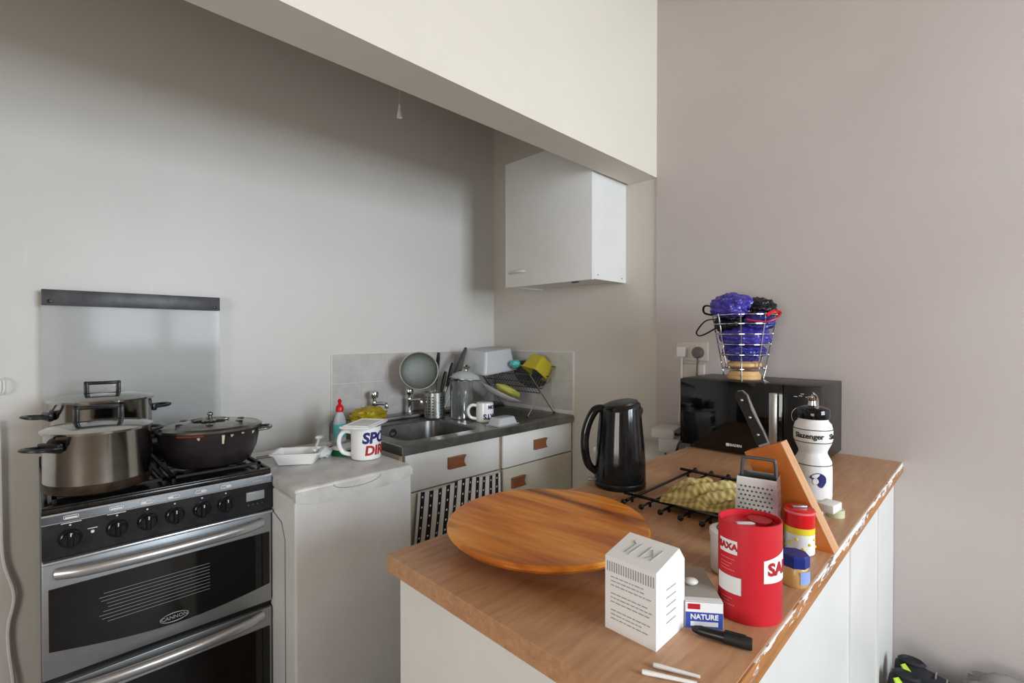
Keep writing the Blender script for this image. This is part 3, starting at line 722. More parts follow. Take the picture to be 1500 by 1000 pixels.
m = MB(); m.lathe([(.06, 0), (.085, .006), (.115, .024), (.120, .028), (.116, .03), (.083, .012), (0, .006)], 44, sx=1.05, sy=1.2); m.build('plate', 'gloss_white', t)
t = thing('drying_cloth', 'yellow-green cloth folded on the white platter', 'cloth', (1.93, 1.985, 1.02), rot=(math.radians(10), math.radians(24), .1))
blob(.07, 9, .25, 8, (1.25, .9, .35), 3, (0, 0, .022)).build('cloth', 'sponge', t)
t = thing('blue_wrapper', 'small turquoise packet between the clear box and yellow tub', 'packet', (2.02, 2.0, 1.17), .3)
blob(.03, 12, .4, 8, (1.1, 1, .8), 3, (0, 0, .02)).build('packet', 'teal', t)

# ---------------------------------------------------------------- unit and boxes left of the microwave
t = thing('low_cabinet', 'low white unit against the wall beside the oak worktop', 'cupboard', (1.84, .885, 0))
m = MB(); m.box((.004, .0, .05), (.31, .42, .815), .004); m.box((.02, .02, 0), (.30, .40, .05)); m.build('body', 'white', t); B((-.006, -.004, .8155), (.315, .425, .84), .004).build('top', 'white', t)
t = thing('junction_box', 'white rounded box stacked left of the microwave', 'adapter', (2.02, 1.04, .905), math.radians(12))
B((-.075, -.05, 0), (.075, .05, .04), .008).build('case', 'plastic_white', t)
t = thing('power_adapter', 'smaller white block underneath the rounded white box', 'adapter', (2.03, 1.02, .84), math.radians(12))
B((-.06, -.045, 0), (.06, .045, .0645), .006).build('case', 'plastic_white', t)
m = MB(); m.tube([(1.98, .99, .925), (1.97, .94, .93), (1.96, .90, .935), (1.98, .87, .935)], .006, 8, spline=4)
m.tube([(1.93, 1.0, .846), (1.86, .96, .85), (1.84, .91, .88), (1.842, .893, .925), (1.9, .875, .925)], .005, 8, spline=4)
tag(m.build('power_cable', 'black'), 'black cable curling round the microwave corner', 'cable')

# ---------------------------------------------------------------- twin socket
t = thing('wall_socket', 'beige double wall socket above the microwave', 'socket', (XR-.006, .985, 1.24))
m = MB(); m.box((-.012, -.075, 0), (0, .075, .087), .004); m.build('plate', 'beige', t)
for yy in (-.02, .02): B((-.016, yy-.006, .055), (-.011, yy+.006, .073), .001).build('switch', 'beige', t)
t = thing('white_plug', 'white plug pushed into the left of the double socket', 'plug', (XR-.018, 1.025, 1.255))
m = MB(); m.box((-.028, -.022, 0), (0, .022, .05), .007); m.build('case', 'plastic_white', t)
m = MB(); m.tube([(-.014, 0, .0), (-.016, 0, -.03), (-.014, .004, -.16), (-.02, .01, -.30)], .004, 8, spline=4); m.build('cable', 'plastic_white', t)
t = thing('grey_plug', 'grey plug pushed into the right of the double socket', 'plug', (XR-.018, .952, 1.25))
m = MB(); m.lathe([(.0, -.03), (.018, -.028), (.024, -.012), (.026, 0), (0, 0)], 20, (0, 0, 0)) ; 
m2 = MB(); m2.T = Matrix.Translation((0, 0, .028)) @ Matrix.Rotation(-PI/2, 4, 'Y'); m2.lathe([(.026, 0), (.026, .018), (.02, .028), (0, .03)], 20); m2.build('case', 'greyplug', t)
m = MB(); m.tube([(-.014, 0, .002), (-.016, 0, -.03), (-.012, .01, -.2)], .004, 8, spline=4); m.build('cable', 'greyplug', t)
t = thing('fused_spur', 'blank beige box just below the double socket', 'socket', (XR-.006, .975, 1.14))
B((-.022, -.05, 0), (0, .055, .085), .004).build('box', 'beige', t)

# ---------------------------------------------------------------- peninsula
PZ = .91
t = thing('worktop', 'oak-effect worktop with chipped edge on the white peninsula', 'worktop', (0, 0, 0))
m = MB(); m.box((.505, .228, .875), (2.158, .866, PZ), .0012, 1); m.build('slab', 'oak', t)
m = MB(); m.box((.506, .2255, .8755), (2.158, .2278, PZ-.0005)); m.build('edge_strip', 'edge', t)
t = thing('peninsula_unit', 'white panelled peninsula cupboard carrying the oak worktop', 'cupboard', (.52, .25, 0))
m = MB(); m.box((0, 0, 0), (.018, .59, .8745)); m.box((.018, 0, 0), (1.638, .018, .8745)); m.box((.018, .572, 0), (1.638, .59, .8745)); m.box((.018, .018, .1), (1.638, .572, .118))
m.build('body', 'white', t)
m = MB(); m.box((.9, -.004, .0), (.93, 0, .874)); m.box((1.3, -.004, .0), (1.325, 0, .874)); m.build('panel_batten', 'white', t)

# lazy susan
t = thing('turntable_board', 'large round orange wooden turntable board', 'serving board', (.775, .672, PZ), math.radians(6))
m = MB(); m.lathe([(.0, .030), (.19, .030), (.205, .034), (.2125, .042), (.2125, .046), (.209, .050), (0, .0505)], 80); m.build('board', 'board', t)
m = MB(); m.lathe([(.12, 0), (.12, .012), (.10, .014), (.10, .0305), (0, .0305)], 40); m.build('base', 'handle_wood', t)

# kettle
t = thing('kettle', 'glossy black electric kettle at the worktop edge', 'kettle', (1.232, .783, PZ), math.radians(135))
m = MB(); m.lathe([(.070, 0), (.074, .004), (.075, .016), (.074, .018)], 48); m.build('base', 'black', t)
m = MB()
def slant(P, a):
    x, y, z = P
    if z > .18: z += (z-.18)/.06*.010*(-x/.06) 
    return (x, y, z)
m.lathe([(.074, .0185), (.0745, .03), (.0735, .07), (.070, .12), (.064, .18), (.060, .225), (.058, .236), (.054, .240), (0, .2405)], 56, fn=slant); m.build('body', 'gloss_black', t)
m = MB(); m.lathe([(.052, .2395), (.050, .245), (.035, .2500), (0, .2515)], 40, fn=slant); m.build('lid', 'black', t)
m = MB(); m.tube([(.050, 0, .228), (.075, 0, .222), (.098, 0, .175), (.105, 0, .12), (.095, 0, .065), (.069, 0, .040)], [.012, .013, .013, .0125, .012, .011], 12, spline=6, flat=.9, up=(0,1,0)); m.build('handle', 'gloss_black', t)
m = MB(); m.box((.066, -.012, .014), (.096, .012, .024), .003); m.build('switch', 'alu', t)
m = MB(); m.tube([(-.05, 0, .2), (-.057, 0, .222), (-.058, 0, .232)], [.010, .011, .008], 10); m.build('spout', 'gloss_black', t)

# ---------------------------------------------------------------- microwave
mx, my0, my1, mz0, mz1 = 1.85, .405, .895, .925, 1.185
t = thing('microwave', 'black microwave oven standing against the wall', 'microwave', (mx, my0, PZ))
WY = my1-my0; MH = mz1-PZ
m = MB(); m.box((.012, 0, .012), (.30, WY, MH), .004); m.build('body', mat('microwave_casing', '26221f', .35, wear='1c1917', wscale=5), t)
for a in (.03, .27):
    for b in (.04, WY-.04): m = MB(); m.lathe([(.012, 0), (.012, .0125), (0, .0125)], 12, (a, b, 0)); m.build('foot', 'black', t)
dr = B((-.004, .115, .014), (.0115, WY-.001, MH-.002), .002).build('door', 'ovenglass', t)
B((-.004, .001, .014), (.0115, .113, MH-.002), .002).build('control_panel', 'black', t)
m = MB(); m.box((-.030, .125, .035), (-.022, .152, MH-.03), .003); m.box((-.024, .128, .036), (-.004, .149, .048)); m.box((-.024, .128, MH-.044), (-.004, .149, MH-.032)); m.build('handle', 'steel', dr)
m = MB(); m.T = Matrix.Translation((-.004, .055, .17)) @ Matrix.Rotation(-PI/2, 4, 'Y'); m.lathe([(.027, 0), (.027, .004), (.022, .006), (.020, .020), (0, .021)], 28); m.build('dial', 'black', t)
m = MB(); m.tube([(-.0055, .055+.032*math.cos(a), .17+.032*math.sin(a)) for a in [PI*.0+PI*1.5*i/24-.6 for i in range(25)]], .0009, 5); 
for i, (yy, zz) in enumerate(((.075, .235), (.06, .238), (.04, .235), (.055, .245))): m.box((-.0052, yy-.005, zz), (-.0042, yy+.005, zz+.002))
m.build('dial_print', 'whitetext', t)
m = MB(); m.box((-.0048, .295, .030), (-.0036, .307, .041)); m.build('logo_mark', 'whitetext', dr)
text('logo_lettering', 'BADEN', .013, 'whitetext', dr, lambda x, y, z: (-.0045-z, .272-x, .0355+y), bold=.0003)
m = MB(); m.box((.06, .0, .1), (.064, -.0008, .22)); m.build('side_slot', 'black', t)

# ---------------------------------------------------------------- basket with bags
bx, by, bz = 2.0, .705, mz1
t = thing('round_board', 'round pale wooden disc resting on the microwave', 'board', (1.99, .70, bz))
m = MB(); m.lathe([(.060, 0), (.0615, .010), (.058, .013), (.060, .016), (.052, .030), (.02, .034), (0, .034)], 40); m.build('disc', 'pale_wood', t)
t = thing('wire_basket', 'round chrome wire basket packed with plastic bags', 'basket', (bx, by, bz))
levels = [(.040, .078), (.095, .088), (.135, .096), (.175, .103), (.215, .110), (.250, .115)]
for z, r in levels:
    m = MB(); m.tube([(r*math.cos(2*PI*i/48), r*math.sin(2*PI*i/48), z) for i in range(48)], .0026, 8, closed=True); m.build('hoop', 'chrome', t)
for k in range(8):
    a = 2*PI*k/8+.25; m = MB(); 
    foot = k % 2 == 0
    m.tube([(.070*math.cos(a), .070*math.sin(a), .003 if foot else .040), (.078*math.cos(a), .078*math.sin(a), .040), (.117*math.cos(a), .117*math.sin(a), .255)], .0028, 8)
    m.build('upright', 'chrome', t)
m = MB()
for k in range(4):
    a = PI*k/4+.25; m.tube([(.078*math.cos(a), .078*math.sin(a), .040), (-.078*math.cos(a), -.078*math.sin(a), .040)], .002, 6)
m.build('floor_wires', 'chrome', t)
t = thing('wooden_disc', 'flat tan disc lying in the bottom of the wire basket', 'board', (1.995, .70, bz+.0425))
m = MB(); m.lathe([(.050, 0), (.062, .008), (.062, .018), (.05, .026), (0, .028)], 36); m.build('disc', 'pale_wood', t)
def bag(name, label, loc, r, seed, sc, matn, amp=.35, fr=10, extra=None):
    fr *= .5; amp *= .75
    p = thing(name, label, 'plastic bag', loc); blob(r, seed, amp, fr, sc, 5).build('bag', matn, p); return p
bag('plastic_bag', 'purple-blue plastic bag at the bottom of the wire basket', (2.0, .705, bz+.105), .076, 2, (1, 1, .55), 'violet')
bag('plastic_bag', 'blue plastic bag round the middle of the wire basket', (1.995, .70, bz+.165), .088, 4, (1, 1.02, .55), 'purple', .3)
bag('plastic_bag', 'black bag filling the left of the wire basket', (1.985, .745, bz+.22), .066, 6, (1, 1.0, .7), 'bagblack')
bag('plastic_bag', 'bright violet bag bulging over the basket top', (1.955, .735, bz+.285), .068, 8, (.95, 1.15, .72), 'purple', .4, 12)
bag('plastic_bag', 'black glossy bag on top right of the basket', (2.01, .655, bz+.270), .062, 11, (1, .95, .75), 'bagblack', .5)
bag('plastic_bag', 'blue bag beside the red handle in the basket', (1.985, .645, bz+.225), .055, 15, (1, 1, .7), 'violet', .4)
t = thing('red_strap', 'red bag handle poking out of the basket right side', 'bag handle', (1.975, .60, bz+.20))
m = MB(); m.tube([(-.07, .06, .03), (-.06, .0, .02), (-.03, -.03, .035), (.01, -.03, .055), (.0, -.01, .06), (-.04, .0, .045)], .007, 8, spline=5, flat=.5); m.build('strap', 'redbag', t)
t = thing('black_strap', 'black carrier handles looping out of the basket left side', 'bag handle', (1.95, .80, bz+.2))
m = MB(); m.tube([(.0, -.02, .035), (-.01, .03, .03), (-.01, .068, -.012), (-.01, .062, -.03), (-.01, .035, -.025), (0, -.02, .008)], .005, 8, spline=6, flat=.6)
m.tube([(.0, -.01, .07), (-.01, .02, .09), (-.01, .04, .085), (-.01, .035, .06), (0, -.01, .05)], .006, 8, spline=5, flat=.6); m.build('loop', 'bagblack', t)

# ---------------------------------------------------------------- trivet and cloth
t = thing('trivet', 'black metal trivet rack with ball ends on the worktop', 'trivet', (1.10, .42, PZ))
for yy in (.0, .26): m = MB(); m.tube([(-.0, yy, .011), (.40, yy, .011)], .0042, 8); m.build('long_bar', 'gloss_black', t)
for xx in (.03, .36): m = MB(); m.tube([(xx, -.025, .0195), (xx, .285, .0195)], .0042, 8); m.build('cross_bar', 'gloss_black', t)
for i in range(6):
    yy = -.0+.26*(i)/5
    m = MB()
    if 0 < i < 5: m.tube([(-.012, yy, .011), (.41, yy, .011)], .003, 8)
    m.sphere((-.014, yy, .0105), .0075, 10); m.sphere((.412, yy, .0105), .0075, 10)
    m.tube([(.03, yy, 0), (.03, yy, .012)], .004, 6); m.tube([(.36, yy, 0), (.36, yy, .012)], .004, 6)
    m.build('rod', 'gloss_black', t)
def cloth(loc, rz, a, b, seed, h, label, name, matn, fold=30, amp=.008):
    p = thing(name, label, 'cloth', loc, rz); NX, NY = 60, 44; vs = []; fs = []
    for s in (0, 1):
        for j in range(NY+1):
            for i in range(NX+1):
                u = i/NX*2-1; v = j/NY*2-1
                q = Vector((u*1.6+seed, v*1.6, seed)); nn = noise.noise(q)
                x = u*a*(1+.12*noise.noise(Vector((v*2, seed, 1)))); y = v*b*(1+.16*noise.noise(Vector((u*2, seed, 4))))
                e = max(abs(u), abs(v)); dome = max(0, 1-e**4)
                z = h*dome*(.55+.55*nn) + amp*dome*math.sin(fold*(u*.5+v*.7)+4*nn) + amp*.6*abs(noise.noise(q*3.1))
                z = max(z, 0)
                vs.append((x, y, z*(1-s) + (0.0 if s else .002)))
        o = s*(NX+1)*(NY+1)
        for j in range(NY):
            for i in range(NX): k = o+j*(NX+1)+i; fs.append((k, k+1, k+NX+2, k+NX+1))
    o = (NX+1)*(NY+1)
    for i in range(NX): fs.append((i, i+1, o+i+1, o+i)); k = NY*(NX+1)+i; fs.append((k, k+1, o+k+1, o+k))
    for j in range(NY): k = j*(NX+1); fs.append((k, k+NX+1, o+k+NX+1, o+k)); k += NX; fs.append((k, k+NX+1, o+k+NX+1, o+k))
    m = MB(); m.add(vs, fs, True); m.build('cloth', matn, p); return p
cloth((1.235, .522, PZ+.0238), math.radians(12), .105, .098, 2.3, .036, 'crumpled olive checked dishcloth on the black trivet', 'dish_cloth', 'olive', 13, .010)

# ---------------------------------------------------------------- knife block with knife
t = thing('knife_block', 'slanted orange wooden knife block behind the grater', 'knife block', (1.145, .227, PZ))
pts = [(0, 0), (.090, 0), (.174, .178), (.100, .211)]
m = MB(); m.prism([(0.0, a, b) for a, b in pts], (.040, 0, 0)); m.build('body', 'block', t)
m = MB(); m.prism([(0, -.0015, 0.0), (0, 0, 0), (0, .100, .211), (0, .0985, .2117)], (.040, 0, 0)); m.build('front_face', 'block_lit_edge', t)
m = MB()
for f in (.25, .6): m.box((0, 0, 0), (0, 0, 0)) if False else None
t = thing('kitchen_knife', 'black riveted knife handle sticking out of the knife block', 'knife', (1.165, .365, 1.106))
ax = Vector((0, .428, .903)).normalized(); 
m = MB(); pn = Vector((0, ax.z, -ax.y))
def kp(s, w, x=0): return (x, ax.y*s+pn.y*w, ax.z*s+pn.z*w)
for xs in (-.0085, .0015):
    m.prism([kp(.004, -.011, xs), kp(.03, -.012, xs), (kp(.075, -.010, xs)), kp(.115, -.014, xs), kp(.128, -.008, xs), kp(.13, .002, xs), kp(.122, .011, xs), kp(.06, .010, xs), kp(.004, .012, xs)], (.007, 0, 0))
m.build('handle', 'black', t)
m = MB(); m.prism([kp(-.02, -.0105, -.0015), kp(.03, -.0125, -.0015), kp(.115, -.0145, -.0015), kp(.129, -.0085, -.0015), kp(.131, .002, -.0015), kp(.122, .0115, -.0015), kp(.06, .0105, -.0015), kp(-.02, .0125, -.0015)], (.003, 0, 0)); m.build('tang', 'steel', t)
for s in (.025, .066, .108):
    m = MB(); m.sphere(kp(s, 0, -.0085), .0035, 10, (.4, 1, 1)); m.build('rivet', 'steel', t)

# ---------------------------------------------------------------- box grater
t = thing('box_grater', 'steel box grater with wire handle', 'grater', (1.04, .303, PZ), math.radians(10))
m = MB(); hh = .154
def frust(x0, y0, x1, y1, i, z): return [(x0+i, y0+i, z), (x1-i, y0+i, z), (x1-i, y1-i, z), (x0+i, y1-i, z)]
A = frust(-.004, -.006, .062, .080, 0, 0); Bq = frust(0, 0, .058, .072, 0, hh); A2 = frust(-.003, -.005, .061, .079, 0, 0); B2 = frust(.0015, .0015, .0565, .0705, 0, hh)
fs = []
for i in range(4):
    j = (i+1) % 4; fs += [(i, j, 4+j, 4+i), (8+i, 8+j, 12+j, 12+i), (4+i, 4+j, 12+j, 12+i), (i, j, 8+j, 8+i)]
m.add(A+Bq+A2+B2, fs); m.build('body', 'steel', t)
m = MB()
for r_ in range(15):
    for c_ in range(8):
        z = .012+r_*.0088; y = .008+c_*.008+(r_ % 2)*.004; x = -.004*(1-z/hh)
        m.sphere((x, y, z), .0024, 6, (.7, 1, .8))
stuff(m.build('cutting_teeth', 'dark_grey', t))
m = MB()
for r_ in range(5):
    for c_ in range(2):
        z = .02+r_*.026; m.box((.012+c_*.016, -.0005-.006*(1-z/hh), z), (.024+c_*.016, .0035-.006*(1-z/hh), z+.004))
m.build('slicing_slots', 'dark_grey', t)
m = MB(); m.tube([(.029, .004, hh-.004), (.029, .006, hh+.028), (.029, .012, hh+.034), (.029, .060, hh+.034), (.029, .066, hh+.028), (.029, .068, hh-.004)], .0035, 10, spline=3, flat=1.1); m.build('handle', 'dark_grey', t)
# ---------------------------------------------------------------- water bottle
t = thing('water_bottle', 'white sports water bottle with black cap by the microwave', 'water bottle', (1.505, .349, PZ), math.radians(-148))
m = MB(); m.lathe([(.040, 0), (.0445, .005), (.0455, .015), (.0455, .085), (.044, .105), (.034, .125), (.034, .132), (.044, .155), (.0465, .165), (.0465, .19), (.043, .205), (.036, .213), (.036, .222), (0, .222)], 48)
m.build('bottle', 'plastic_white', t)
m = MB(); m.lathe([(.0385, .219), (.0395, .222), (.0395, .243), (.037, .246), (.02, .252), (0, .254)], 36); cp_ = m.build('cap', 'gloss_black', t)
m = MB(); m.lathe([(.012, .25), (.010, .265), (.012, .268), (.012, .276), (0, .278)], 20, (-.005, 0, 0)); m.tube([(.03, 0, .248), (.026, 0, .275), (.0, 0, .286), (-.006, 0, .28)], .0035, 8, spline=4); m.build('nozzle', 'chrome', cp_)
m = MB()
for z, r in ((.192, .0466), (.158, .0450), (.098, .0448)): m.tube([(r*math.cos(2*PI*i/48), r*math.sin(2*PI*i/48), z) for i in range(48)], .0011, 6, closed=True)
m.build('printed_ring', 'blacktext', t)
def wrapb(zc, c0, r):
    def f(x, y, z): a = c0+x/r; rr = r+.0004+max(z, 0); return (rr*math.cos(a), rr*math.sin(a), zc+y)
    return f
text('lettering', 'Slazenger', .019, 'blacktext', t, wrapb(.1755, -.55, .0468), bold=.0005, cuts=1)
text('lettering', 'Slazenger', .019, 'blacktext', t, wrapb(.1755, 1.35, .0468), bold=.0005, cuts=1)
m = MB(); r = .0458; N = 14
# leaping animal emblem as a dark curved patch
def patch(shape, zc, c0, mtl, nm):
    m = MB(); vs = []
    for x, y in shape: a = c0+x/r; vs.append((r*math.cos(a), r*math.sin(a), zc+y))
    vs2 = [(v[0]*1.012, v[1]*1.012, v[2]) for v in vs]; n = len(vs)
    m.add(vs+vs2, [tuple(range(n))[::-1], tuple(range(n, 2*n))]+[(i, (i+1) % n, n+(i+1) % n, n+i) for i in range(n)]); return m.build(nm, mtl, t)
N = 20; up = []; lo = []
for k in range(N+1):
    u = k/N; x = -.020+.040*u; up.append((x, .004+.014*math.sin(PI*u)**.6)); lo.append((x, -.006-.018*math.sin(PI*u**1.6)**1.2+.010*(1-u)))
patch(lo+up[::-1], .062, -.05, 'navy', 'emblem')
r = .0464; patch([(.007*math.cos(2*PI*i/16)-.006, .008*math.sin(2*PI*i/16)-.004) for i in range(16)], .062, -.05, 'card', 'emblem')
# white adapter and tape
t = thing('plug_adapter', 'white plastic bracket-shaped adapter beside the tape roll', 'adapter', (1.335, .315, PZ), math.radians(-8))
m = MB(); m.box((-.012, -.02, 0), (.028, .03, .042), .003); m.box((-.012, -.055, .026), (.04, -.019, .046), .003); m.build('case', 'plastic_white', t)
t = thing('tape_roll', 'small pale green roll of tape near the worktop edge', 'tape', (1.395, .275, PZ))
m = MB(); m.lathe([(.020, 0), (.020, .018), (.013, .018), (.013, 0), (.020, 0)], 32); m.build('roll', 'tape', t)
# ---------------------------------------------------------------- tea box
t = thing('tea_carton', 'white printed carton standing near the round wooden board', 'carton', (.613, .331, PZ), math.radians(0))
m = MB(); a = .087; prof = [(0, 0), (a, 0), (a, .103), (a*.80, .124), (.0, .110)]
m.prism([(x, 0, z) for x, z in prof], (0, .084, 0)); bdy = m.build('carton', 'card', t)
m = MB()
for i in range(20): yy = .003+i*.0040; m.box((-.0005, yy, .088), (.0002, yy+.0018, .103))
m.build('striped_band', 'greytext', t)
random.seed(3)
m = MB()
for i in range(11):
    z = .080-i*.0062; w = random.uniform(.05, .066)
    if i in (3, 7): continue
    yy = .074
    while yy > .074-w:
        l = random.uniform(.003, .009); m.box((-.0004, yy-l, z), (.0002, yy, z+.0016)); yy -= l+.0015
m.build('small_print', 'greytext', t)
m = MB()
for i in range(5): m.box((.03, -.0004, .075-i*.012), (.058, .0002, .0765-i*.012))
m.build('small_print', 'greytext', t)
def roof(x): return .110+(x/(a*.8))*.014
m = MB()
for (x0, y0, x1, y1) in ((.02, .062, .045, .058), (.045, .058, .052, .066), (.018, .055, .05, .05), (.02, .038, .05, .034), (.022, .03, .03, .022), (.03, .022, .045, .03), (.02, .02, .05, .016)):
    m.tube([(x0, y0, roof(x0)+.0004), (x1, y1, roof(x1)+.0004)], .0011, 5)
m.build('handwriting', 'greytext', t)
# matchbox
t = thing('matchbox', 'grey and white box with blue label end behind the carton', 'box', (.732, .285, PZ), math.radians(38))
m = MB(); m.box((0, 0, 0), (.115, .056, .040), .001, 1); bdy = m.build('sleeve', ['cardgrey', 'card'], t)
B((-.0008, .001, .0), (.0, .055, .024)).build('blue_label', 'bluebox', t)
B((-.0007, .001, .0245), (.0, .055, .039)).build('white_label', 'card', t)
B((-.0014, .034, .029), (-.0007, .052, .037)).build('red_label', 'redtext', t)
text('lettering', 'NATURE', .0105, 'whitetext', t, lambda x, y, z: (-.0009-z, .028-x, .0175+y), bold=.0003)
m = MB(); m.box((0, .0005, .0401), (.012, .0555, .0405)); m.build('white_band', 'card', t)
B((-.0014, .008, .004), (-.0007, .048, .0105)).build('label_strip', 'card', t)
m = MB(); m.sphere((.05, .035, .046), .007, 10, (1.2, 1.6, .8)); m.build('match_knob', 'plastic_white', t)
# salt drum
t = thing('salt_drum', 'red oval cardboard salt drum, the biggest red container', 'salt drum', (.808, .274, PZ), math.radians(-45))
SX, SY = .0475, .040; hh = .152
m = MB(); m.lathe([(.985, .0), (1, .002), (1, hh), (.95, hh), (.95, hh-.010), (.0, hh-.010)], 56, sx=SX, sy=SY); m.build('drum', 'red', t)
m = MB(); m.box((-.022, -.004, hh-.0105), (.010, .003, hh-.007), .001); m.build('pull_tab', 'card', t)
m = MB(); m.lathe([(.018, hh-.0102), (.018, hh-.0055), (0, hh-.005)], 24, (.020, .008, 0)); m.build('pouring_cap', 'redtext', t)
def ov(zc, c0, e=.0004):
    def f(x, y, z):
        a = c0+x/.0445; return ((SX+e+z)*math.cos(a), (SY+e+z)*math.sin(a), zc+y)
    return f
def ovpatch(x0, x1, z0, z1, c0, mtl, nm, e=.0004, cut=0):
    N = 12; vs = []
    F = ov(0, c0, e)
    for k in range(2):
        for i in range(N+1):
            x = x0+(x1-x0)*i/N; zt = z1-(cut*(1-i/N) if cut else 0)
            for z in (z0, zt): vs.append(F(x, z, -k*.0006))
    fs = []
    for k in range(2):
        o = k*2*(N+1)
        for i in range(N): fs.append((o+2*i, o+2*i+2, o+2*i+3, o+2*i+1))
    m = MB(); m.add(vs, fs, True); m.build(nm, mtl, t)
# angle facing the camera in local coordinates
CF = math.atan2(-.274, -.808)+math.radians(45)
ovpatch(-.047, -.014, .104, .125, CF, 'card', 'brand_panel'); text('lettering', 'SAXA', .0135, 'redtext', t, ov(.1145, CF-.0305/.0445, .0006), bold=.0007, cuts=1)
ovpatch(-.052, -.008, .043, .070, CF, 'cardgrey', 'white_label')
ovpatch(-.052, -.009, .0435, .0695, CF, 'card', 'white_label', .0007)
ovpatch(.022, .07, .066, .112, CF, 'card', 'salt_panel', cut=.012); text('lettering', 'SALT', .026, 'redtext', t, ov(.086, CF+.057/.0445, .0006), bold=.001, cuts=1)
for i, z in enumerate((.095, .088, .083, .078, .034, .029, .024)):
    ovpatch(-.045, -.018-(i % 3)*.004, z, z+.0014, CF, 'pink', 'fine_print')
# vaseline jar
t = thing('petroleum_jelly_jar', 'small amber jar with dark blue cap beside the red drum', 'jar', (.962, .250, PZ), .2)
m = MB(); m.lathe([(.020, 0), (.0225, .005), (.023, .02), (.021, .034), (.019, .037), (0, .037)], 36); m.build('jar', 'jelly', t)
m = MB(); m.lathe([(.0225, .034), (.0232, .036), (.0232, .052), (.021, .055), (0, .0555)], 8, smooth=False); m.build('cap', 'bluecap', t)
m = MB(); r = .0232
vs = []
for i in range(9):
    a = math.radians(205)+math.radians(75)*i/8
    for z in (.008, .030): vs.append(((r+.0004)*math.cos(a), (r+.0004)*math.sin(a), z))
m.add(vs, [(2*i, 2*i+2, 2*i+3, 2*i+1) for i in range(8)], True); m.build('jar_label', mat('pale_blue_label', '8fa6dc', .4), t)
# red and yellow tub
t = thing('drink_powder_tub', 'red, yellow and white tub between grater and knife block', 'tub', (1.112, .281, PZ), 2.3)
m = MB(); m.cur = 0; m.lathe([(.025, 0), (.0275, .002), (.0275, .045)], 36); m.cur = 1; m.lathe([(.0276, .042), (.0276, .055)], 36); m.cur = 2; m.lathe([(.0276, .055), (.0277, .088), (.026, .090), (0, .090)], 36)
m.build('tub', ['card', 'yellow', 'red2'], t)
m = MB(); m.lathe([(.0285, .0825), (.0285, .087), (.0278, .087), (.0278, .0825)], 36); m.build('rim', 'pink', t)
m = MB(); m.box((-.014, -.006, .0902), (.014, .004, .0945), .001); m.build('tab', 'alu', t)
m = MB()
for a, z, mt in ((0, .02, 0),): 
    for i in range(14): 
        an = i*.45; m.sphere((.0262*math.cos(an), .0262*math.sin(an), .015+(i % 3)*.009), .004, 8, (1, 1, .8))
m.build('label_motif', 'yellow', t)
# white and yellow lid behind salt drum
t = thing('plastic_tub', 'white and yellow lidded pot hidden behind the red salt drum', 'tub', (.93, .345, PZ), 0)
m = MB(); m.lathe([(.036, 0), (.039, .003), (.040, .07), (0, .07)], 36); m.build('pot', 'card', t)
m = MB(); m.lathe([(.0415, .066), (.0415, .076), (.038, .078), (0, .078)], 36); l = m.build('lid', 'plastic_white', t)
m = MB(); m.lathe([(.018, .0775), (.018, .0788), (0, .0788)], 20); m.build('yellow_spot', 'yellow', l)
m = MB(); m.tube([(.028*math.cos(2*PI*i/24), .028*math.sin(2*PI*i/24), .0784) for i in range(24)], .0012, 5, closed=True); m.build('printed_ring', 'navy', l)
# marker pen
v0 = Vector((.693, .312, 0)); v1 = Vector((.716, .236, 0)); dirv = (v1-v0)
t = thing('marker_pen', 'black marker pen lying at the foot of the matchbox', 'pen', (v0.x-.004, v0.y+.002, PZ+.0085), math.atan2(dirv.y, dirv.x)+0.0)
m = MB(); m.tube([(0,0,-.001), (.004,0,0), (.012,0,0), (.045,0,0)], [.003, .005, .0068, .0072], 14); m.build('barrel', 'black', t)
m = MB(); m.tube([(.043,0,0), (.0435,0,0), (.078,0,0), (.080,0,0)], [.006, .0084, .0084, .0075], 14); m.box((.045, -.0012, .008), (.072, .0012, .0105)); m.build('cap', 'matt_black', t)
# white sticks
for i, (a, b, lab) in enumerate((((.560, .322), (.590, .262), 'white plastic stick nearest the camera on the worktop'), ((.582, .318), (.604, .264), 'white plastic stick lying second from the worktop corner'))):
    a = Vector((*a, 0)); b = Vector((*b, 0)); d_ = b-a
    t = thing('plastic_stick', lab, 'stick', (a.x, a.y, PZ+.0035), math.atan2(d_.y, d_.x), 'white sticks at the worktop front')
    m = MB(); L1 = d_.length; m.tube([(0,0,0), (.004,0,0), (.02,0,0), (L1,0,0)], [.003, .0035, .003, .0022], 10); m.build('stick', 'plastic_white', t)
t = thing('paper_sheet', 'corner of a white sheet at the bottom edge of the worktop', 'paper', (.548, .262, PZ), math.radians(40))
B((-.012, -.035, 0), (.012, .03, .001)).build('sheet', 'card', t)

# ---------------------------------------------------------------- left wall bits
t = thing('wall_hook', 'white oval plastic hook on the wall left of the cooker', 'hook', (-.078, YB, 1.155))
m = MB(); m.box((-.012, -.006, 0), (.010, 0, .06), .003); m.build('plate', 'plastic_white', t)
m = MB(); m.tube([(0, -.004, .055), (.008, -.02, .05), (.010, -.024, .025), (.006, -.018, .005), (0, -.004, .004)], .003, 8, spline=4); m.build('ring', 'plastic_white', t)
t = thing('white_cable', 'white mains cable hanging down the wall left of the cooker', 'cable', (-.08, YB-.012, .02))
m = MB(); m.tube([(-.004, 0, 1.05), (0, 0, .99), (.002, 0, .75), (.006, 0, .585), (.03, -.002, .46), (.016, 0, .36), (.016, 0, .28), (.026, -.004, .16), (.03, -.02, .0)], .006, 8, spline=8); m.build('cable', 'plastic_white', t)
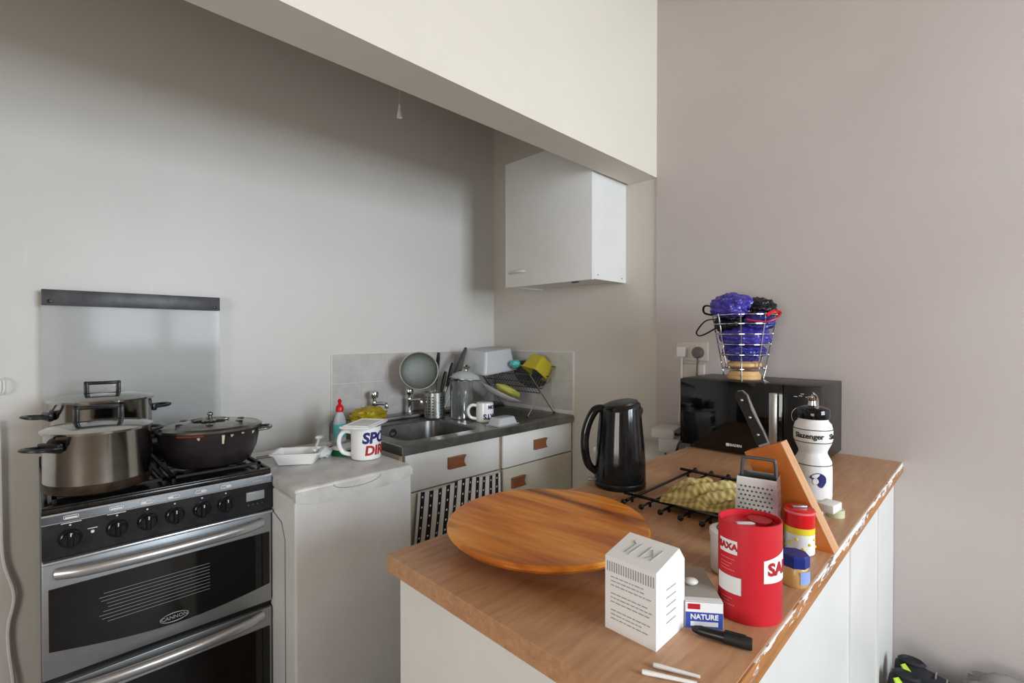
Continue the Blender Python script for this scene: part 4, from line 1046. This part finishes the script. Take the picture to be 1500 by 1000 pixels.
# ---------------------------------------------------------------- floor bits
t = thing('hose_coil', 'coiled grey hose on the floor beside the washing machine', 'hose', (1.02, 1.40, 0))
m = MB()
for k in range(4):
    m.tube([(.05-.0+(.075)*math.cos(2*PI*i/32)*(1-.0*k), .075*math.sin(2*PI*i/32), .014+k*.026) for i in range(32)], .0125, 8, closed=True)
m.build('hose', 'grey_plastic', t)
def shoe(loc, rot, label):
    p = thing('trainer', label, 'shoe', loc, rot=rot, group=None)
    # sections along x (heel 0 -> toe .28): half width, height
    secs = [(0, .026, .085), (.01, .033, .098), (.04, .036, .10), (.08, .036, .088), (.12, .037, .078), (.17, .043, .062), (.22, .045, .048), (.26, .036, .038), (.283, .014, .024)]
    N = 14; vs = []; fs = []
    for x, w_, h_ in secs:
        for k in range(N):
            a = 2*PI*k/N; yy = w_*math.cos(a)*(1 if math.sin(a) < 0 else 1-.35*math.sin(a)); zz = .02+(h_*(.5+.5*math.sin(a)))
            vs.append((x, yy, zz))
    for i in range(len(secs)-1):
        for k in range(N): fs.append((i*N+k, i*N+(k+1) % N, (i+1)*N+(k+1) % N, (i+1)*N+k))
    fs.append(tuple(range(N))); fs.append(tuple(range((len(secs)-1)*N, len(secs)*N)))
    m = MB(); m.add(vs, fs, True); m.build('upper', 'shoe', p)
    m = MB(); poly = [(x, w_+.004, 0) for x, w_, h_ in secs]+[(x, -w_-.004, 0) for x, w_, h_ in secs[::-1]]
    m.prism(poly, (0, 0, .024)); m.build('sole', 'black', p)
    for s in (-1, 1):
        m = MB(); m.tube([(.02, s*.031, .09), (.06, s*.0375, .06), (.11, s*.040, .04), (.16, s*.043, .035)], [.010, .013, .010, .005], 8, flat=.4); m.build('side_stripe', 'lime', p)
        m = MB(); m.tube([(.022, s*.027, .112), (.035, s*.0335, .095), (.06, s*.037, .07)], [.010, .013, .010], 8, flat=.5); m.build('ankle_patch', 'lime', p)
    m = MB()
    for i in range(4): x = .10+i*.025; zz = .02+.088-.011*i; m.tube([(x, -.02, zz-.008), (x, 0, zz), (x, .02, zz-.008)], .0022, 6)
    m.build('laces', 'grey_cloth', p)
    m = MB(); m.lathe([(.030, 0), (.024, .006), (.018, 0), (.02, -.02)], 20, (.042, 0, .118), 1.2, .8); m.build('collar', 'shoe', p)
t = thing('shoe_box', 'dark storage box behind the peninsula carrying the trainers', 'box', (1.83, -.28, 0)); 
B((0, 0, 0), (.31, .51, .20), .003).build('box', 'dark_grey', t)
shoe((1.885, .225, .2005), (0, 0, math.radians(-97)), 'black trainer with lime stripe leaning behind the peninsula')
shoe((1.975, .222, .2005), (0, 0, math.radians(-90)), 'second dark trainer right of the lime-striped one')
t = thing('grey_garment', 'grey bundled garment lying beside the trainers by the right wall', 'garment', (2.04, -.10, .2005))
blob(.11, 21, .35, 9, (.8, 1.5, .62), 4, (0, 0, .068), flatz=.0).build('garment', 'grey_cloth', t)
# ---------------------------------------------------------------- groups of repeats
GROUPS = {'stock_pot': 'steel pots on the hob', 'tap': 'chrome taps behind the sink', 'kitchen_knife': 'black handled utensils in the steel holder',
          'spatula': 'black handled utensils in the steel holder', 'plastic_bag': 'plastic bags in the wire basket', 'mug': 'white mugs with printed lettering', 'trainer': 'trainers by the right wall'}
for o in C.objects:
    k = o.name.split('.')[0]
    if 'label' in o and k in GROUPS and 'knife block' not in o['label']: o['group'] = GROUPS[k]
